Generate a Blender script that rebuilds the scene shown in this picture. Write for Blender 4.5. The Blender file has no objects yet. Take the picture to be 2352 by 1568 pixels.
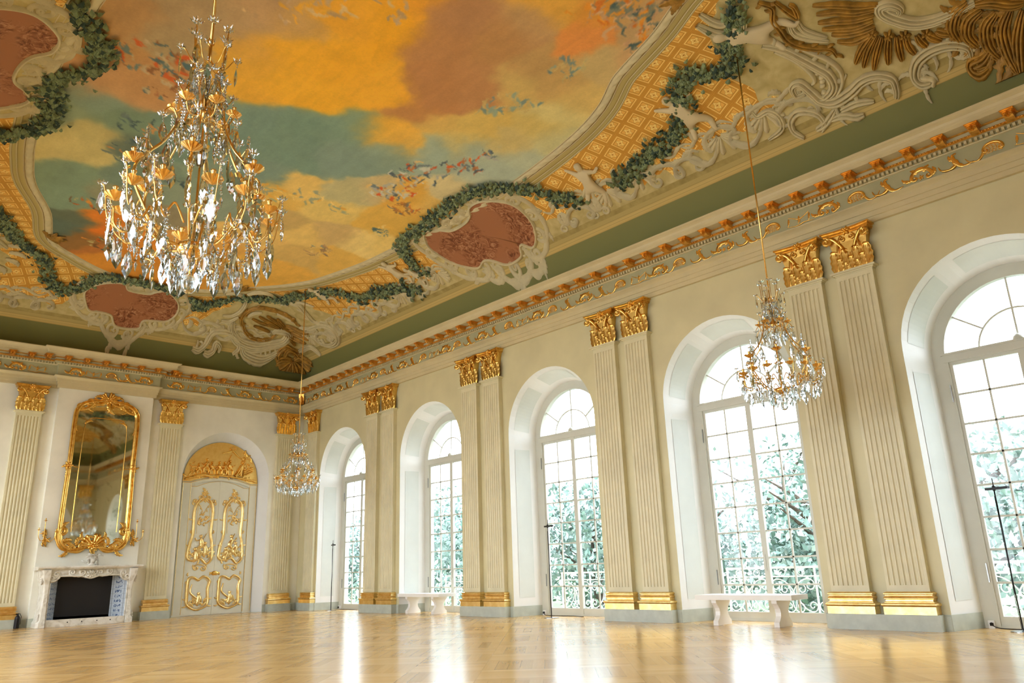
import bpy, math, random
import numpy as np
from mathutils import Vector, Matrix, Euler, noise as mnoise
random.seed(7); np.random.seed(7)
PI = math.pi
scene = bpy.context.scene
COL = scene.collection

# ------------------------------------------------------------------ camera
cam_d = bpy.data.cameras.new('camera')
cam = bpy.data.objects.new('camera', cam_d); COL.objects.link(cam)
cam.location = (0, 0, 1.12)
cam.rotation_euler = (1.8577, 0.0334, -0.7354)
cam_d.sensor_width = 36; cam_d.lens = 36*1758.15/2352
cam_d.clip_start = 0.05; cam_d.clip_end = 400
scene.camera = cam

# ------------------------------------------------------------------ light
scene.view_settings.view_transform = 'Standard'
scene.view_settings.look = 'None'
scene.view_settings.gamma = 1
scene.view_settings.use_curve_mapping = False
scene.view_settings.exposure = 1.0
cy = scene.cycles; cy.max_bounces = 8; cy.diffuse_bounces = 4; cy.glossy_bounces = 4; cy.transmission_bounces = 7; cy.transparent_max_bounces = 8
cy.caustics_reflective = False; cy.caustics_refractive = False
world = bpy.data.worlds.new('daylight'); scene.world = world; world.use_nodes = True
bgn = world.node_tree.nodes['Background']
bgn.inputs[0].default_value = (0.86, 0.92, 1.0, 1)
bgn.inputs[1].default_value = 4.8

# room (metres): window wall x = W, far wall y = L, left wall x = X0, near wall y = Y0
W, L, X0, Y0 = 12.85, 25.13, -0.5, -0.9
XC = 6.28                      # middle of the far wall
PITCH, Y1, WP, GAP = 4.8087, 20.803, 1.727, 0.093
HALF = (PITCH-WP-2*GAP)/2      # half width of an arched recess
SPR = 5.76-HALF                # where its arch springs
WIN_Y = [Y1+PITCH/2-WP/2-k*PITCH for k in range(5)]
DOOR_X = 10.2
ZC = 7.75                      # where the vault starts
TOP = ZC+1.95

def area(name, loc, rot, sx, sy, power, color):
    d = bpy.data.lights.new(name, 'AREA'); d.shape = 'RECTANGLE'; d.size = sx; d.size_y = sy
    d.energy = power; d.color = color
    o = bpy.data.objects.new(name, d); COL.objects.link(o); o.location = loc; o.rotation_euler = rot
    return o
# daylight standing in the windows of the left-hand long wall, all outside the photograph
for k, yc in enumerate(WIN_Y):
    area('left_window_daylight', (X0-0.95, yc, 2.9), (0, -PI/2+.50, 0), 5.0, 2.3, 110, (0.95, 0.97, 1.0))

# ------------------------------------------------------------------ materials
def s2l(c):
    return tuple((x/12.92 if x <= .04045 else ((x+.055)/1.055)**2.4) for x in c)
def rgb(r, g, b): return s2l((r/255, g/255, b/255))
class NT:
    """small node-tree writer"""
    def __init__(s, name, rough=.5, metal=0., spec=.5):
        s.m = bpy.data.materials.new(name); s.m.use_nodes = True
        s.t = s.m.node_tree; s.n = s.t.nodes; s.b = s.n['Principled BSDF']
        s.b.inputs['Roughness'].default_value = rough; s.b.inputs['Metallic'].default_value = metal
        s.b.inputs['Specular IOR Level'].default_value = spec
    def new(s, typ, **kw):
        n = s.n.new(typ)
        for k, v in kw.items(): setattr(n, k, v)
        return n
    def link(s, a, b): s.t.links.new(a, b)
    def put(s, v, sock):
        if isinstance(v, bpy.types.NodeSocket): s.link(v, sock)
        elif isinstance(v, tuple) and len(v) == 3 and sock.type == 'RGBA': sock.default_value = (*v, 1)
        else: sock.default_value = v
    def math(s, op, a, b=0., c=0., clamp=False):
        n = s.new('ShaderNodeMath', operation=op, use_clamp=clamp)
        s.put(a, n.inputs[0]); s.put(b, n.inputs[1]); s.put(c, n.inputs[2]); return n.outputs[0]
    def mix(s, f, a, b, mode='MIX'):
        n = s.new('ShaderNodeMix', data_type='RGBA', blend_type=mode)
        s.put(f, n.inputs[0]); s.put(a, n.inputs[6]); s.put(b, n.inputs[7]); return n.outputs[2]
    def coord(s, which='Object', scale=(1, 1, 1), rot=(0, 0, 0)):
        t = s.new('ShaderNodeTexCoord'); m = s.new('ShaderNodeMapping')
        m.inputs['Scale'].default_value = scale; m.inputs['Rotation'].default_value = rot
        s.link(t.outputs[which], m.inputs[0]); return m.outputs[0]
    def noise(s, vec, scale, detail=4, rough=.55, dist=0.):
        n = s.new('ShaderNodeTexNoise'); s.link(vec, n.inputs['Vector'])
        n.inputs['Scale'].default_value = scale; n.inputs['Detail'].default_value = detail
        n.inputs['Roughness'].default_value = rough; n.inputs['Distortion'].default_value = dist
        return n.outputs[0]
    def ramp(s, f, stops):
        n = s.new('ShaderNodeValToRGB'); e = n.color_ramp.elements
        while len(e) < len(stops): e.new(.5)
        for i, (p, c) in enumerate(stops): e[i].position = p; e[i].color = (*c, 1)
        s.link(f, n.inputs[0]); return n.outputs[0]
    def bump(s, h, strength=.3, dist=.01):
        n = s.new('ShaderNodeBump'); n.inputs['Strength'].default_value = strength; n.inputs['Distance'].default_value = dist
        s.link(h, n.inputs['Height']); s.link(n.outputs[0], s.b.inputs['Normal'])
    def color(s, v): s.put(v, s.b.inputs['Base Color']); return s.m

def plain(name, c, rough=.5, metal=0., spec=.5, var=.06, scale=3., bump=0.):
    t = NT(name, rough, metal, spec); v = t.coord()
    nz = t.noise(v, scale, 5)
    d = tuple(max(0, x*(1-2*var)) for x in c); l = tuple(min(1, x*(1+var)) for x in c)
    t.color(t.ramp(nz, [(.3, d), (.7, l)]))
    if bump: t.bump(t.noise(v, scale*8, 4), bump, .01)
    return t.m

MAT = {}
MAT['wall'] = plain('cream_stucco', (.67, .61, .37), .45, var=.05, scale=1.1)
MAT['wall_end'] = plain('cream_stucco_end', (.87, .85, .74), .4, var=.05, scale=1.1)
MAT['pilaster'] = plain('ivory_marble', (.73, .67, .45), .35, var=.05, scale=2.2)
MAT['reveal'] = plain('white_stucco', (.88, .89, .87), .5, var=.02, scale=1.)
MAT['panel'] = plain('pale_grey_stucco', (.74, .78, .74), .5, var=.03, scale=1.5)
MAT['grey'] = plain('grey_green_marble', (.50, .54, .47), .3, var=.07, scale=5)
MAT['white_wood'] = plain('white_painted_wood', (.60, .60, .52), .4, var=.02)
MAT['white_bench'] = plain('white_lacquer', (.86, .85, .82), .35, var=.01)
MAT['cornice'] = plain('cream_plaster', (.64, .55, .33), .5, var=.04, scale=2)
MAT['frieze'] = plain('grey_green_plaster', (.44, .42, .25), .55, var=.05, scale=3)
MAT['dark'] = plain('dark_recess', (.10, .085, .045), .8)
MAT['stucco'] = plain('cream_relief_stucco', (.66, .58, .35), .6, var=.06, scale=5)
MAT['leaf'] = plain('painted_green_leaves', (.17, .21, .085), .6, var=.35, scale=14)
MAT['cherub'] = plain('cream_painted_figure', (.68, .58, .36), .6, var=.05)
MAT['black'] = plain('black_metal', (.012, .012, .014), .35, 0.5)
MAT['chrome'] = plain('grey_metal', (.35, .36, .36), .25, 1.)
MAT['soot'] = plain('sooty_firebox', (.012, .010, .009), .7)
def gold(name, c, rough, dark):
    t = NT(name, rough, 1.); v = t.coord()
    nz = t.noise(v, 9, 4)
    t.color(t.ramp(nz, [(.25, dark), (.6, c)]))
    t.bump(t.noise(v, 40, 3), .12, .004)
    return t.m
MAT['gold'] = gold('gilding', (.93, .60, .17), .27, (.62, .33, .06))
MAT['gold_old'] = gold('orange_gilding', (.90, .50, .12), .33, (.55, .25, .04))
MAT['gold_pale'] = gold('pale_gilding', (.95, .72, .32), .33, (.80, .52, .16))
MAT['brass'] = gold('brass', (.90, .58, .20), .2, (.75, .42, .10))
MAT['gold_paint'] = plain('ochre_relief_paint', (.46, .25, .04), .5, .1, var=.25, scale=6)
def marble():
    t = NT('veined_marble', .3); v = t.coord()
    a = t.noise(v, 4, 8, .6, 1.5)
    t.color(t.ramp(a, [(.35, (.56, .52, .43)), (.5, (.76, .73, .64)), (.7, (.84, .82, .76))])); return t.m
MAT['marble'] = marble()
def terracotta():
    t = NT('sanguine_painting', .6); v = t.coord()
    a = t.noise(v, 3.4, 10, .75, 3.2); b = t.noise(v, 1.1, 4)
    c1 = t.ramp(a, [(.40, (.13, .035, .012)), (.48, (.30, .10, .04)), (.54, (.40, .165, .075)), (.60, (.62, .34, .18)), (.64, (.36, .14, .06))])
    t.color(t.mix(t.ramp(b, [(.44, (0, 0, 0)), (.52, (1, 1, 1))]), (.40, .16, .07), c1)); return t.m
MAT['terracotta'] = terracotta()
def tiles():
    t = NT('blue_figured_tiles', .25); v = t.coord('Object', (1, 1, 1))
    sp = t.new('ShaderNodeSeparateXYZ'); t.link(v, sp.inputs[0])
    s = .13
    fx = t.math('FRACT', t.math('DIVIDE', t.math('ADD', sp.outputs[0], sp.outputs[1]), s)); fz = t.math('FRACT', t.math('DIVIDE', sp.outputs[2], s))
    dx = t.math('ABSOLUTE', t.math('SUBTRACT', fx, .5)); dz = t.math('ABSOLUTE', t.math('SUBTRACT', fz, .5))
    grout = t.math('GREATER_THAN', t.math('MAXIMUM', dx, dz), .475)
    nz = t.noise(v, 26, 4, .6, .6)
    inner = t.math('LESS_THAN', t.math('MAXIMUM', dx, dz), .3)
    fig = t.math('MULTIPLY', t.math('GREATER_THAN', nz, .5), inner)
    c = t.mix(fig, (.50, .56, .62), (.07, .11, .22)); c = t.mix(grout, c, (.25, .27, .3)); t.color(c); return t.m
MAT['tiles'] = tiles()
def mirror():
    t = NT('old_mirror', .03, 1.); v = t.coord()
    a = t.noise(v, 3, 6, .65)
    t.color(t.ramp(a, [(.28, (.36, .35, .26)), (.45, (.62, .61, .50))])); return t.m
MAT['mirror'] = mirror()
def pane():
    t = NT('window_glass')
    o = t.n['Material Output']; g = t.new('ShaderNodeBsdfGlossy'); g.inputs['Roughness'].default_value = .02
    tr = t.new('ShaderNodeBsdfTransparent'); tr.inputs[0].default_value = (.93, .96, .97, 1)
    f = t.new('ShaderNodeFresnel'); f.inputs[0].default_value = 1.45; mx = t.new('ShaderNodeMixShader')
    t.link(f.outputs[0], mx.inputs[0]); t.link(tr.outputs[0], mx.inputs[1]); t.link(g.outputs[0], mx.inputs[2]); t.link(mx.outputs[0], o.inputs[0])
    return t.m
MAT['pane'] = pane()
def crystal():
    t = NT('cut_crystal'); o = t.n['Material Output']
    g = t.new('ShaderNodeBsdfGlass'); g.inputs['IOR'].default_value = 1.36; g.inputs['Roughness'].default_value = .0; g.inputs['Color'].default_value = (.88, .91, .93, 1)
    s = t.new('ShaderNodeBsdfGlossy'); s.inputs['Roughness'].default_value = .04; s.inputs['Color'].default_value = (.95, .98, 1, 1)
    mx = t.new('ShaderNodeMixShader'); mx.inputs[0].default_value = .06
    t.link(g.outputs[0], mx.inputs[1]); t.link(s.outputs[0], mx.inputs[2]); t.link(mx.outputs[0], o.inputs[0]); return t.m
MAT['crystal'] = crystal()
def parquet():
    t = NT('oak_parquet', .16, 0, .75)
    v = t.coord('Object', (1, 1, 1), (0, 0, PI/4))
    sp = t.new('ShaderNodeSeparateXYZ'); t.link(v, sp.inputs[0])
    s = .86
    x = t.math('DIVIDE', sp.outputs[0], s); y = t.math('DIVIDE', sp.outputs[1], s)
    ix, iy = t.math('FLOOR', x), t.math('FLOOR', y)
    par = t.math('FLOORED_MODULO', t.math('ADD', ix, iy), 2.)
    def lerp(a, b): return t.math('ADD', t.math('MULTIPLY', a, t.math('SUBTRACT', 1., par)), t.math('MULTIPLY', b, par))
    pl = lerp(x, y); al = lerp(y, x)
    pn = t.math('MULTIPLY', pl, 6.); idx = t.math('FLOOR', pn)
    cb = t.new('ShaderNodeCombineXYZ'); t.link(ix, cb.inputs[0]); t.link(iy, cb.inputs[1]); t.link(idx, cb.inputs[2])
    wn = t.new('ShaderNodeTexWhiteNoise', noise_dimensions='3D'); t.link(cb.outputs[0], wn.inputs['Vector'])
    g = t.new('ShaderNodeCombineXYZ'); t.link(t.math('MULTIPLY', pl, 26.), g.inputs[0]); t.link(t.math('MULTIPLY', al, 1.6), g.inputs[1]); t.link(wn.outputs[0], g.inputs[2])
    gr = t.noise(g.outputs[0], 1.3, 5, .6)
    tone = t.math('ADD', t.math('ADD', t.math('MULTIPLY', wn.outputs[0], .34), t.math('MULTIPLY', gr, .35)), t.math('MULTIPLY', par, .16))
    c = t.ramp(tone, [(.1, (.46, .26, .075)), (.5, (.66, .41, .14)), (.95, (.84, .58, .25))])
    e1 = t.math('LESS_THAN', t.math('FRACT', pn), .035)
    fx = t.math('FRACT', x); fy = t.math('FRACT', y)
    e2 = t.math('LESS_THAN', t.math('MINIMUM', fx, fy), .010)
    e = t.math('MAXIMUM', e1, e2)
    c = t.mix(t.math('MULTIPLY', e, .35), c, (.25, .13, .04))
    t.color(c)
    rn = t.noise(v, 2.5, 3)
    t.put(t.math('ADD', t.math('MULTIPLY', rn, .06), .17), t.b.inputs['Roughness'])
    wb = t.noise(v, 1.7, 2)
    t.bump(wb, .03, .02)
    return t.m
MAT['parquet'] = parquet()

# ------------------------------------------------------------------ mesh helpers
class MB:
    def __init__(s): s.v = []; s.f = []; s.mi = []
    def add(s, vs, fs, mi=0):
        b = len(s.v); s.v += [tuple(map(float, q)) for q in vs]
        s.f += [tuple(b+i for i in f) for f in fs]; s.mi += [mi]*len(fs)
    def build(s, name, mats, parent=None, smooth=False, loc=None, rz=0., angle=None):
        me = bpy.data.meshes.new(name); me.from_pydata(s.v, [], s.f); me.update()
        if not isinstance(mats, (list, tuple)): mats = [mats]
        for m in mats: me.materials.append(MAT[m] if isinstance(m, str) else m)
        if len(mats) > 1: me.polygons.foreach_set('material_index', s.mi)
        if smooth: me.polygons.foreach_set('use_smooth', [True]*len(s.f))
        if angle is not None: me.set_sharp_from_angle(angle=angle)
        o = bpy.data.objects.new(name, me); COL.objects.link(o)
        if parent: o.parent = parent
        if loc: o.location = loc
        o.rotation_euler.z = rz
        return o
def tag(o, label=None, cat=None, group=None, kind=None):
    if label: o['label'] = label
    if cat: o['category'] = cat
    if group: o['group'] = group
    if kind: o['kind'] = kind
    return o
def empty(name, loc=(0, 0, 0), rz=0.):
    o = bpy.data.objects.new(name, None); COL.objects.link(o); o.location = loc; o.rotation_euler.z = rz
    o.empty_display_size = .2; return o
def copy_tree(o, parent=None):
    c = o.copy(); COL.objects.link(c); c.parent = parent
    for ch in list(o.children): copy_tree(ch, c)
    return c
def box(m, x0, x1, y0, y1, z0, z1, mi=0):
    v = [(x, y, z) for z in (z0, z1) for y in (y0, y1) for x in (x0, x1)]
    m.add(v, [(0, 2, 3, 1), (4, 5, 7, 6), (0, 1, 5, 4), (2, 6, 7, 3), (0, 4, 6, 2), (1, 3, 7, 5)], mi)
def extrude(m, prof, a, b, mi=0, caps=True):
    """profile of points (y,z) run along x from a to b"""
    n = len(prof); v = [(a, y, z) for y, z in prof]+[(b, y, z) for y, z in prof]
    f = [(i, (i+1) % n, n+(i+1) % n, n+i) for i in range(n)]
    if caps: f += [tuple(range(n))[::-1], tuple(range(n, 2*n))]
    m.add(v, f, mi)
def tube(m, pts, r, n=8, mi=0, cap=True):
    pts = [Vector(p) for p in pts]; k = len(pts)
    rs = r if hasattr(r, '__len__') else [r]*k
    t0 = (pts[1]-pts[0]).normalized(); up = Vector((0, 0, 1)) if abs(t0.z) < .9 else Vector((1, 0, 0))
    nx = t0.cross(up).normalized(); V = []
    for i, p in enumerate(pts):
        t = (pts[min(i+1, k-1)]-pts[max(i-1, 0)]).normalized()
        nx = (nx-t*nx.dot(t)).normalized(); ny = t.cross(nx)
        for j in range(n):
            a = 2*PI*j/n; V.append(p+(nx*math.cos(a)+ny*math.sin(a))*rs[i])
    F = [(i*n+j, i*n+(j+1) % n, (i+1)*n+(j+1) % n, (i+1)*n+j) for i in range(k-1) for j in range(n)]
    if cap: F += [tuple(range(n))[::-1], tuple(range((k-1)*n, k*n))]
    m.add(V, F, mi)
def lathe(m, prof, n=16, c=(0, 0, 0), mi=0, lobes=0, amp=0.):
    V = []
    for r, z in prof:
        for j in range(n):
            a = 2*PI*j/n; rr = r*(1+amp*math.cos(lobes*a)) if lobes else r
            V.append((c[0]+rr*math.cos(a), c[1]+rr*math.sin(a), c[2]+z))
    F = [(i*n+j, i*n+(j+1) % n, (i+1)*n+(j+1) % n, (i+1)*n+j) for i in range(len(prof)-1) for j in range(n)]
    F += [tuple(range(n))[::-1], tuple(range((len(prof)-1)*n, len(prof)*n))]
    m.add(V, F, mi)
def spline(P, n=8, closed=False):
    """Catmull-Rom through the points (any dimension)"""
    P = np.array(P, float); k = len(P); out = []
    rng = range(k) if closed else range(k-1)
    for i in rng:
        g = (lambda j: P[j % k]) if closed else (lambda j: P[min(max(j, 0), k-1)])
        a, b, c, d = g(i-1), g(i), g(i+1), g(i+2)
        for q in range(n):
            t = q/n; out.append(.5*((2*b)+(c-a)*t+(2*a-5*b+4*c-d)*t*t+(-a+3*b-3*c+d)*t**3))
    if not closed: out.append(P[-1])
    return np.array(out)
# ---- relief ribbons: a 2-D path with widths raised off any surface by a mapper (u, v, h) -> point
def ribbon(m, pts, w, h, mp, ribs=1, mi=0, lobes=0, lob=.3, sunk=.004):
    pts = np.array(pts, float); k = len(pts)
    w = np.array(w if hasattr(w, '__len__') else [w]*k, float)
    t = np.gradient(pts, axis=0); t /= (np.linalg.norm(t, axis=1)[:, None]+1e-9)
    nrm = np.stack([-t[:, 1], t[:, 0]], 1)
    ns = 2*ribs+3; ss = np.linspace(-1, 1, ns)
    wm = max(w.max(), 1e-6); V = []
    for i in range(k):
        wl = w[i]
        if lobes:
            ph = (i/(k-1)*lobes) % 1; wl = w[i]*(1-lob+lob*1.6*(ph**.7)*(1-ph**6))
        for j, s in enumerate(ss):
            hh = h*(w[i]/wm)**.6*max(0, 1-s*s)**.5
            if ribs > 1 and j % 2 == 0 and 0 < j < ns-1: hh *= .55
            if j in (0, ns-1): hh = -sunk
            q = pts[i]+nrm[i]*s*wl
            V.append(mp(q[0], q[1], hh))
    F = [(i*ns+j, i*ns+j+1, (i+1)*ns+j+1, (i+1)*ns+j) for i in range(k-1) for j in range(ns-1)]
    m.add(V, F, mi)
def spiral(c, r, a0, turns, d=1, n=22, k=.16):
    out = []
    for i in range(n+1):
        t = i/n; a = a0+d*turns*2*PI*t; rr = r*(1-t*(1-k)); out.append((c[0]+rr*math.cos(a), c[1]+rr*math.sin(a)))
    return out
def cscroll(p0, p1, bulge=.45, curl=.22, turns=1.15, n=14):
    """C-scroll between two points: an arc whose two ends curl inwards"""
    p0 = np.array(p0, float); p1 = np.array(p1, float); d = p1-p0; ln = np.linalg.norm(d)
    e = d/ln; q = np.array([-e[1], e[0]])*(1 if bulge > 0 else -1); b = abs(bulge)*ln
    mid = []
    for i in range(n+1):
        a = PI*i/n; mid.append(p0+d*(.5-.5*math.cos(a))+q*b*math.sin(a))
    r = curl*ln
    def curlpts(end, outd, s):
        c = end+outd*r; a0 = math.atan2(*(end-c)[::-1]); return spiral(c, r, a0, turns, s, 16)
    hand = 1 if (e[0]*q[1]-e[1]*q[0]) > 0 else -1
    c1 = curlpts(p1, -e, -hand); c0 = curlpts(p0, e, hand)
    return np.array(list(reversed(c0[1:]))+[tuple(x) for x in mid]+list(c1[1:]))
def taper(n, w0, w1, w2, mid=.5):
    t = np.linspace(0, 1, n); return np.where(t < mid, w0+(w1-w0)*(t/mid), w1+(w2-w1)*((t-mid)/(1-mid)))
def leaf(m, p, ang, ln, wd, h, mp, bend=.8, lobes=6, ribs=3, n=20, mi=0):
    """acanthus leaf: a lobed ribbed ribbon along a bending spine"""
    pts = []; x, y = p; a = ang
    for i in range(n+1):
        pts.append((x, y)); t = i/n; a += bend/n*(1+1.6*t*t); x += ln/n*math.cos(a); y += ln/n*math.sin(a)
    t = np.linspace(0, 1, n+1); w = wd*(np.sin(PI*np.clip(t*.9+.08, 0, 1))**.7)*(1-.35*t)
    ribbon(m, pts, w, h, mp, ribs, mi, lobes, .42)
def rosette(m, c, r, h, mp, petals=6, mi=0):
    for i in range(petals):
        a = 2*PI*i/petals; leaf(m, (c[0]+.15*r*math.cos(a), c[1]+.15*r*math.sin(a)), a, r*.9, r*.36, h, mp, .25, 0, 1, 6, mi)
    ribbon(m, [(c[0]-r*.25, c[1]), (c[0]-r*.12, c[1]), (c[0], c[1]), (c[0]+r*.12, c[1]), (c[0]+r*.25, c[1])], [.02*r, r*.2, r*.26, r*.2, .02*r], h*1.3, mp, 1, mi)
def shell(m, c, ang, r, spread, h, mp, n=9, mi=0):
    """fan of fluted ribs"""
    for i in range(n):
        t = (i/(n-1)-.5)*spread; a = ang+t; rr = r*(1-.22*abs(t/spread*2)**2)
        pts = [(c[0]+rr*q*math.cos(a+.18*math.sin(q*2)*(1 if t > 0 else -1)), c[1]+rr*q*math.sin(a+.18*math.sin(q*2)*(1 if t > 0 else -1))) for q in np.linspace(.12, 1, 9)]
        ww = spread/n*.62*rr; ribbon(m, pts, [ww*(.2+.8*q) for q in np.linspace(.12, .93, 8)]+[ww*.35], h, mp, 1, mi)
flat = lambda x, z, h: (x, -h, z)        # on a wall seen from the room: x right, z up, raised towards -y
def wall_at(p): return lambda x, z, h: (x, -p-h, z)

# ------------------------------------------------------------------ room shell
BX0, BX1, BP = 4.98, 7.61, .16          # chimney breast on the far wall
def outline(r, zc, n=28):
    """arched opening seen from the room, left foot -> right foot"""
    pts = [(-r, 0.)]+[(r*math.cos(PI-PI*i/n), zc+r*math.sin(PI-PI*i/n)) for i in range(n+1)]+[(r, 0.)]
    return pts
FR = outline(HALF, SPR); BK = outline(1.27, 4.23)
def arched_wall(m, xa, xb, centers, depth=.80, ztop=7.8, far=.30):
    cs = sorted(centers); x = xa
    for c in cs:
        m.add([(x, 0, 0), (c-HALF, 0, 0), (c-HALF, 0, ztop), (x, 0, ztop)], [(0, 1, 2, 3)])
        o = [(c+p[0], p[1]) for p in FR]; n = len(o)
        V = [(p[0], 0, p[1]) for p in o]+[(p[0], 0, ztop) for p in o]
        m.add(V, [(i, i+1, n+i+1, n+i) for i in range(1, n-2)])
        b = [(c+p[0], p[1]) for p in BK]
        V = [(p[0], 0, p[1]) for p in o]+[(p[0], depth, p[1]) for p in b]+[(p[0], depth+far, p[1]) for p in b]
        m.add(V, [(i+1, i, n+i, n+i+1) for i in range(n-1)]+[(n+i+1, n+i, 2*n+i, 2*n+i+1) for i in range(n-1)], 1)
        # outer face of the masonry
        V = [(p[0], depth+far, p[1]) for p in b]+[(p[0], depth+far, ztop) for p in b]
        m.add(V, [(i+1, i, n+i, n+i+1) for i in range(1, n-2)])
        x = c+HALF
    m.add([(x, 0, 0), (xb, 0, 0), (xb, 0, ztop), (x, 0, ztop)], [(0, 1, 2, 3)])
    edges = [xa]+[e for c in cs for e in (c-1.27, c+1.27)]+[xb]
    for a, b in zip(edges[::2], edges[1::2]):
        m.add([(a, depth+far, 0), (b, depth+far, 0), (b, depth+far, ztop), (a, depth+far, ztop)], [(3, 2, 1, 0)])
ws = [-y for y in WIN_Y]
m = MB(); arched_wall(m, -L, -Y0, ws)
wall_right = tag(m.build('wall_right', ['wall', 'reveal'], loc=(W, 0, 0), rz=-PI/2), kind='structure')
m = MB(); arched_wall(m, Y0, L, WIN_Y)
tag(m.build('wall_left', ['wall', 'reveal'], loc=(X0, 0, 0), rz=PI/2), kind='structure')
m = MB(); arched_wall(m, X0, W, [2*XC-DOOR_X, DOOR_X], depth=.5, far=.1)
box(m, BX0, BX1, -BP, .05, 0, 7.72)
tag(m.build('wall_far', ['wall_end', 'reveal'], loc=(0, L, 0)), kind='structure')
m = MB(); arched_wall(m, -W, -X0, [-DOOR_X, DOOR_X-2*XC], depth=.5, far=.1)
tag(m.build('wall_near', ['wall', 'reveal'], loc=(0, Y0, 0), rz=PI), kind='structure')
m = MB(); m.add([(X0-1.2, Y0-.8, 0), (W+1.2, Y0-.8, 0), (W+1.2, L+.75, 0), (X0-1.2, L+.75, 0)], [(0, 1, 2, 3)])
tag(m.build('floor', 'parquet'), kind='structure')

# ------------------------------------------------------------------ entablature all round the room
PATH = [(X0, Y0), (W, Y0), (W, L), (BX1, L), (BX1, L-BP), (BX0, L-BP), (BX0, L), (X0, L)]
def sweep_plan(m, prof, mats):
    n = len(PATH); rings = []
    for p, z in prof:
        ring = []
        for i in range(n):
            a, b, c = Vector(PATH[i-1]), Vector(PATH[i]), Vector(PATH[(i+1) % n])
            e1 = (b-a).normalized(); e2 = (c-b).normalized()
            n1 = Vector((-e1.y, e1.x)); n2 = Vector((-e2.y, e2.x))
            q = b+(n1+n2)*p; ring.append((q.x, q.y, z))
        rings.append(ring)
    for k in range(len(prof)-1):
        V = rings[k]+rings[k+1]
        m.add(V, [(i, (i+1) % n, n+(i+1) % n, n+i) for i in range(n)], mats[k])
prof = [((0, 6.60), 0), ((.07, 6.60), 0), ((.07, 6.685), 0), ((.09, 6.69), 0), ((.09, 6.775), 0), ((.11, 6.78), 0), ((.11, 6.86), 0), ((.135, 6.885), 0), ((.165, 6.905), 0), ((.19, 6.92), 0),
        ((.19, 6.94), 0), ((.12, 6.945), 1), ((.12, 7.265), 0), ((.145, 7.27), 0), ((.155, 7.285), 1), ((.155, 7.335), 0), ((.235, 7.34), 2), ((.265, 7.35), 2), ((.265, 7.375), 2), ((.24, 7.39), 0),
        ((.24, 7.445), 2), ((.27, 7.45), 2), ((.27, 7.468), 0), ((.47, 7.47), 0), ((.47, 7.53), 0), ((.48, 7.54), 0), ((.485, 7.575), 0), ((.505, 7.61), 0), ((.54, 7.635), 0), ((.57, 7.65), 0), ((.58, 7.66), 0), ((.58, 7.68), 0), ((.1, 7.72), 0), ((-.05, 7.76), 0)]
m = MB(); sweep_plan(m, [p for p, _ in prof], [k for _, k in prof])
entab = tag(m.build('trim_1', ['cornice', 'frieze', 'gold_old']), kind='structure')
def on_wall(side):
    return {'far': ((0, L, 0), 0.), 'right': ((W, 0, 0), -PI/2), 'near': ((0, Y0, 0), PI)}[side]
# dentils (one course to each wall) and bead
def course(xa, xb, off, side):
    m = MB(); n = int((xb-xa)/.0755)
    for i in range(n):
        x = xa+(i+.5)*(xb-xa)/n; box(m, x-.020, x+.020, -off-.215, -off-.15, 7.283, 7.333)
    loc, rz = on_wall(side); m.build('dentil_course', 'cornice', entab, loc=loc, rz=rz)
    m = MB(); n = int((xb-xa)/.05)
    for i in range(n):
        x = xa+(i+.5)*(xb-xa)/n
        lathe(m, [(.002, -.016), (.013, -.009), (.017, 0), (.013, .009), (.002, .016)], 6, (x, -off-.268, 7.362))
    m.build('bead_course', 'gold_old', entab, smooth=True, loc=loc, rz=rz)
course(-L+.15, -Y0-.15, 0, 'right'); course(X0+.15, BX0-.12, 0, 'far'); course(BX0-.12, BX1+.12, BP, 'far'); course(BX1+.17, W-.15, 0, 'far')
# gilded brackets under the cornice
m = MB()
box(m, -.085, .085, -.475, -.24, 7.435, 7.468); box(m, -.095, .095, -.49, -.24, 7.455, 7.468)
pf = [(-.24, 7.435), (-.45, 7.435), (-.455, 7.40), (-.43, 7.375), (-.38, 7.355), (-.32, 7.35), (-.27, 7.345), (-.24, 7.335)]
extrude(m, pf, -.062, .062)
mpb = lambda x, z, h: (x, -.44-h, z)
leaf(m, (0, 7.435), -PI/2, .1, .055, .03, mpb, .1, 4, 2, 10)
shell(m, (0, 7.43), -PI/2, .085, 2., .02, mpb, 5)
brk = m.build('bracket', 'gold_old', entab)
def put(o, side, x, off=0., first=False):
    loc, rz = on_wall(side); c = o if first else o.copy()
    if not first: COL.objects.link(c); c.parent = o.parent
    q = Matrix.Rotation(rz, 3, 'Z') @ Vector((x, -off, 0)); c.location = Vector(loc)+q; c.rotation_euler.z = rz; return c
put(brk, 'right', -2.32, first=True)
for i in range(-5, 46):
    y = 2.32+.4907*i
    if i and y < L-.6: put(brk, 'right', -y)
xs = [(BX1+.62+i*.487, 0) for i in range(10)]+[(BX0-.45+i*(BX1-BX0+.9)/7, BP) for i in range(8)]+[(BX0-.85-i*.47, 0) for i in range(9)]
for x, off in xs:
    if x < W-.6: put(brk, 'far', x, off)
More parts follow.
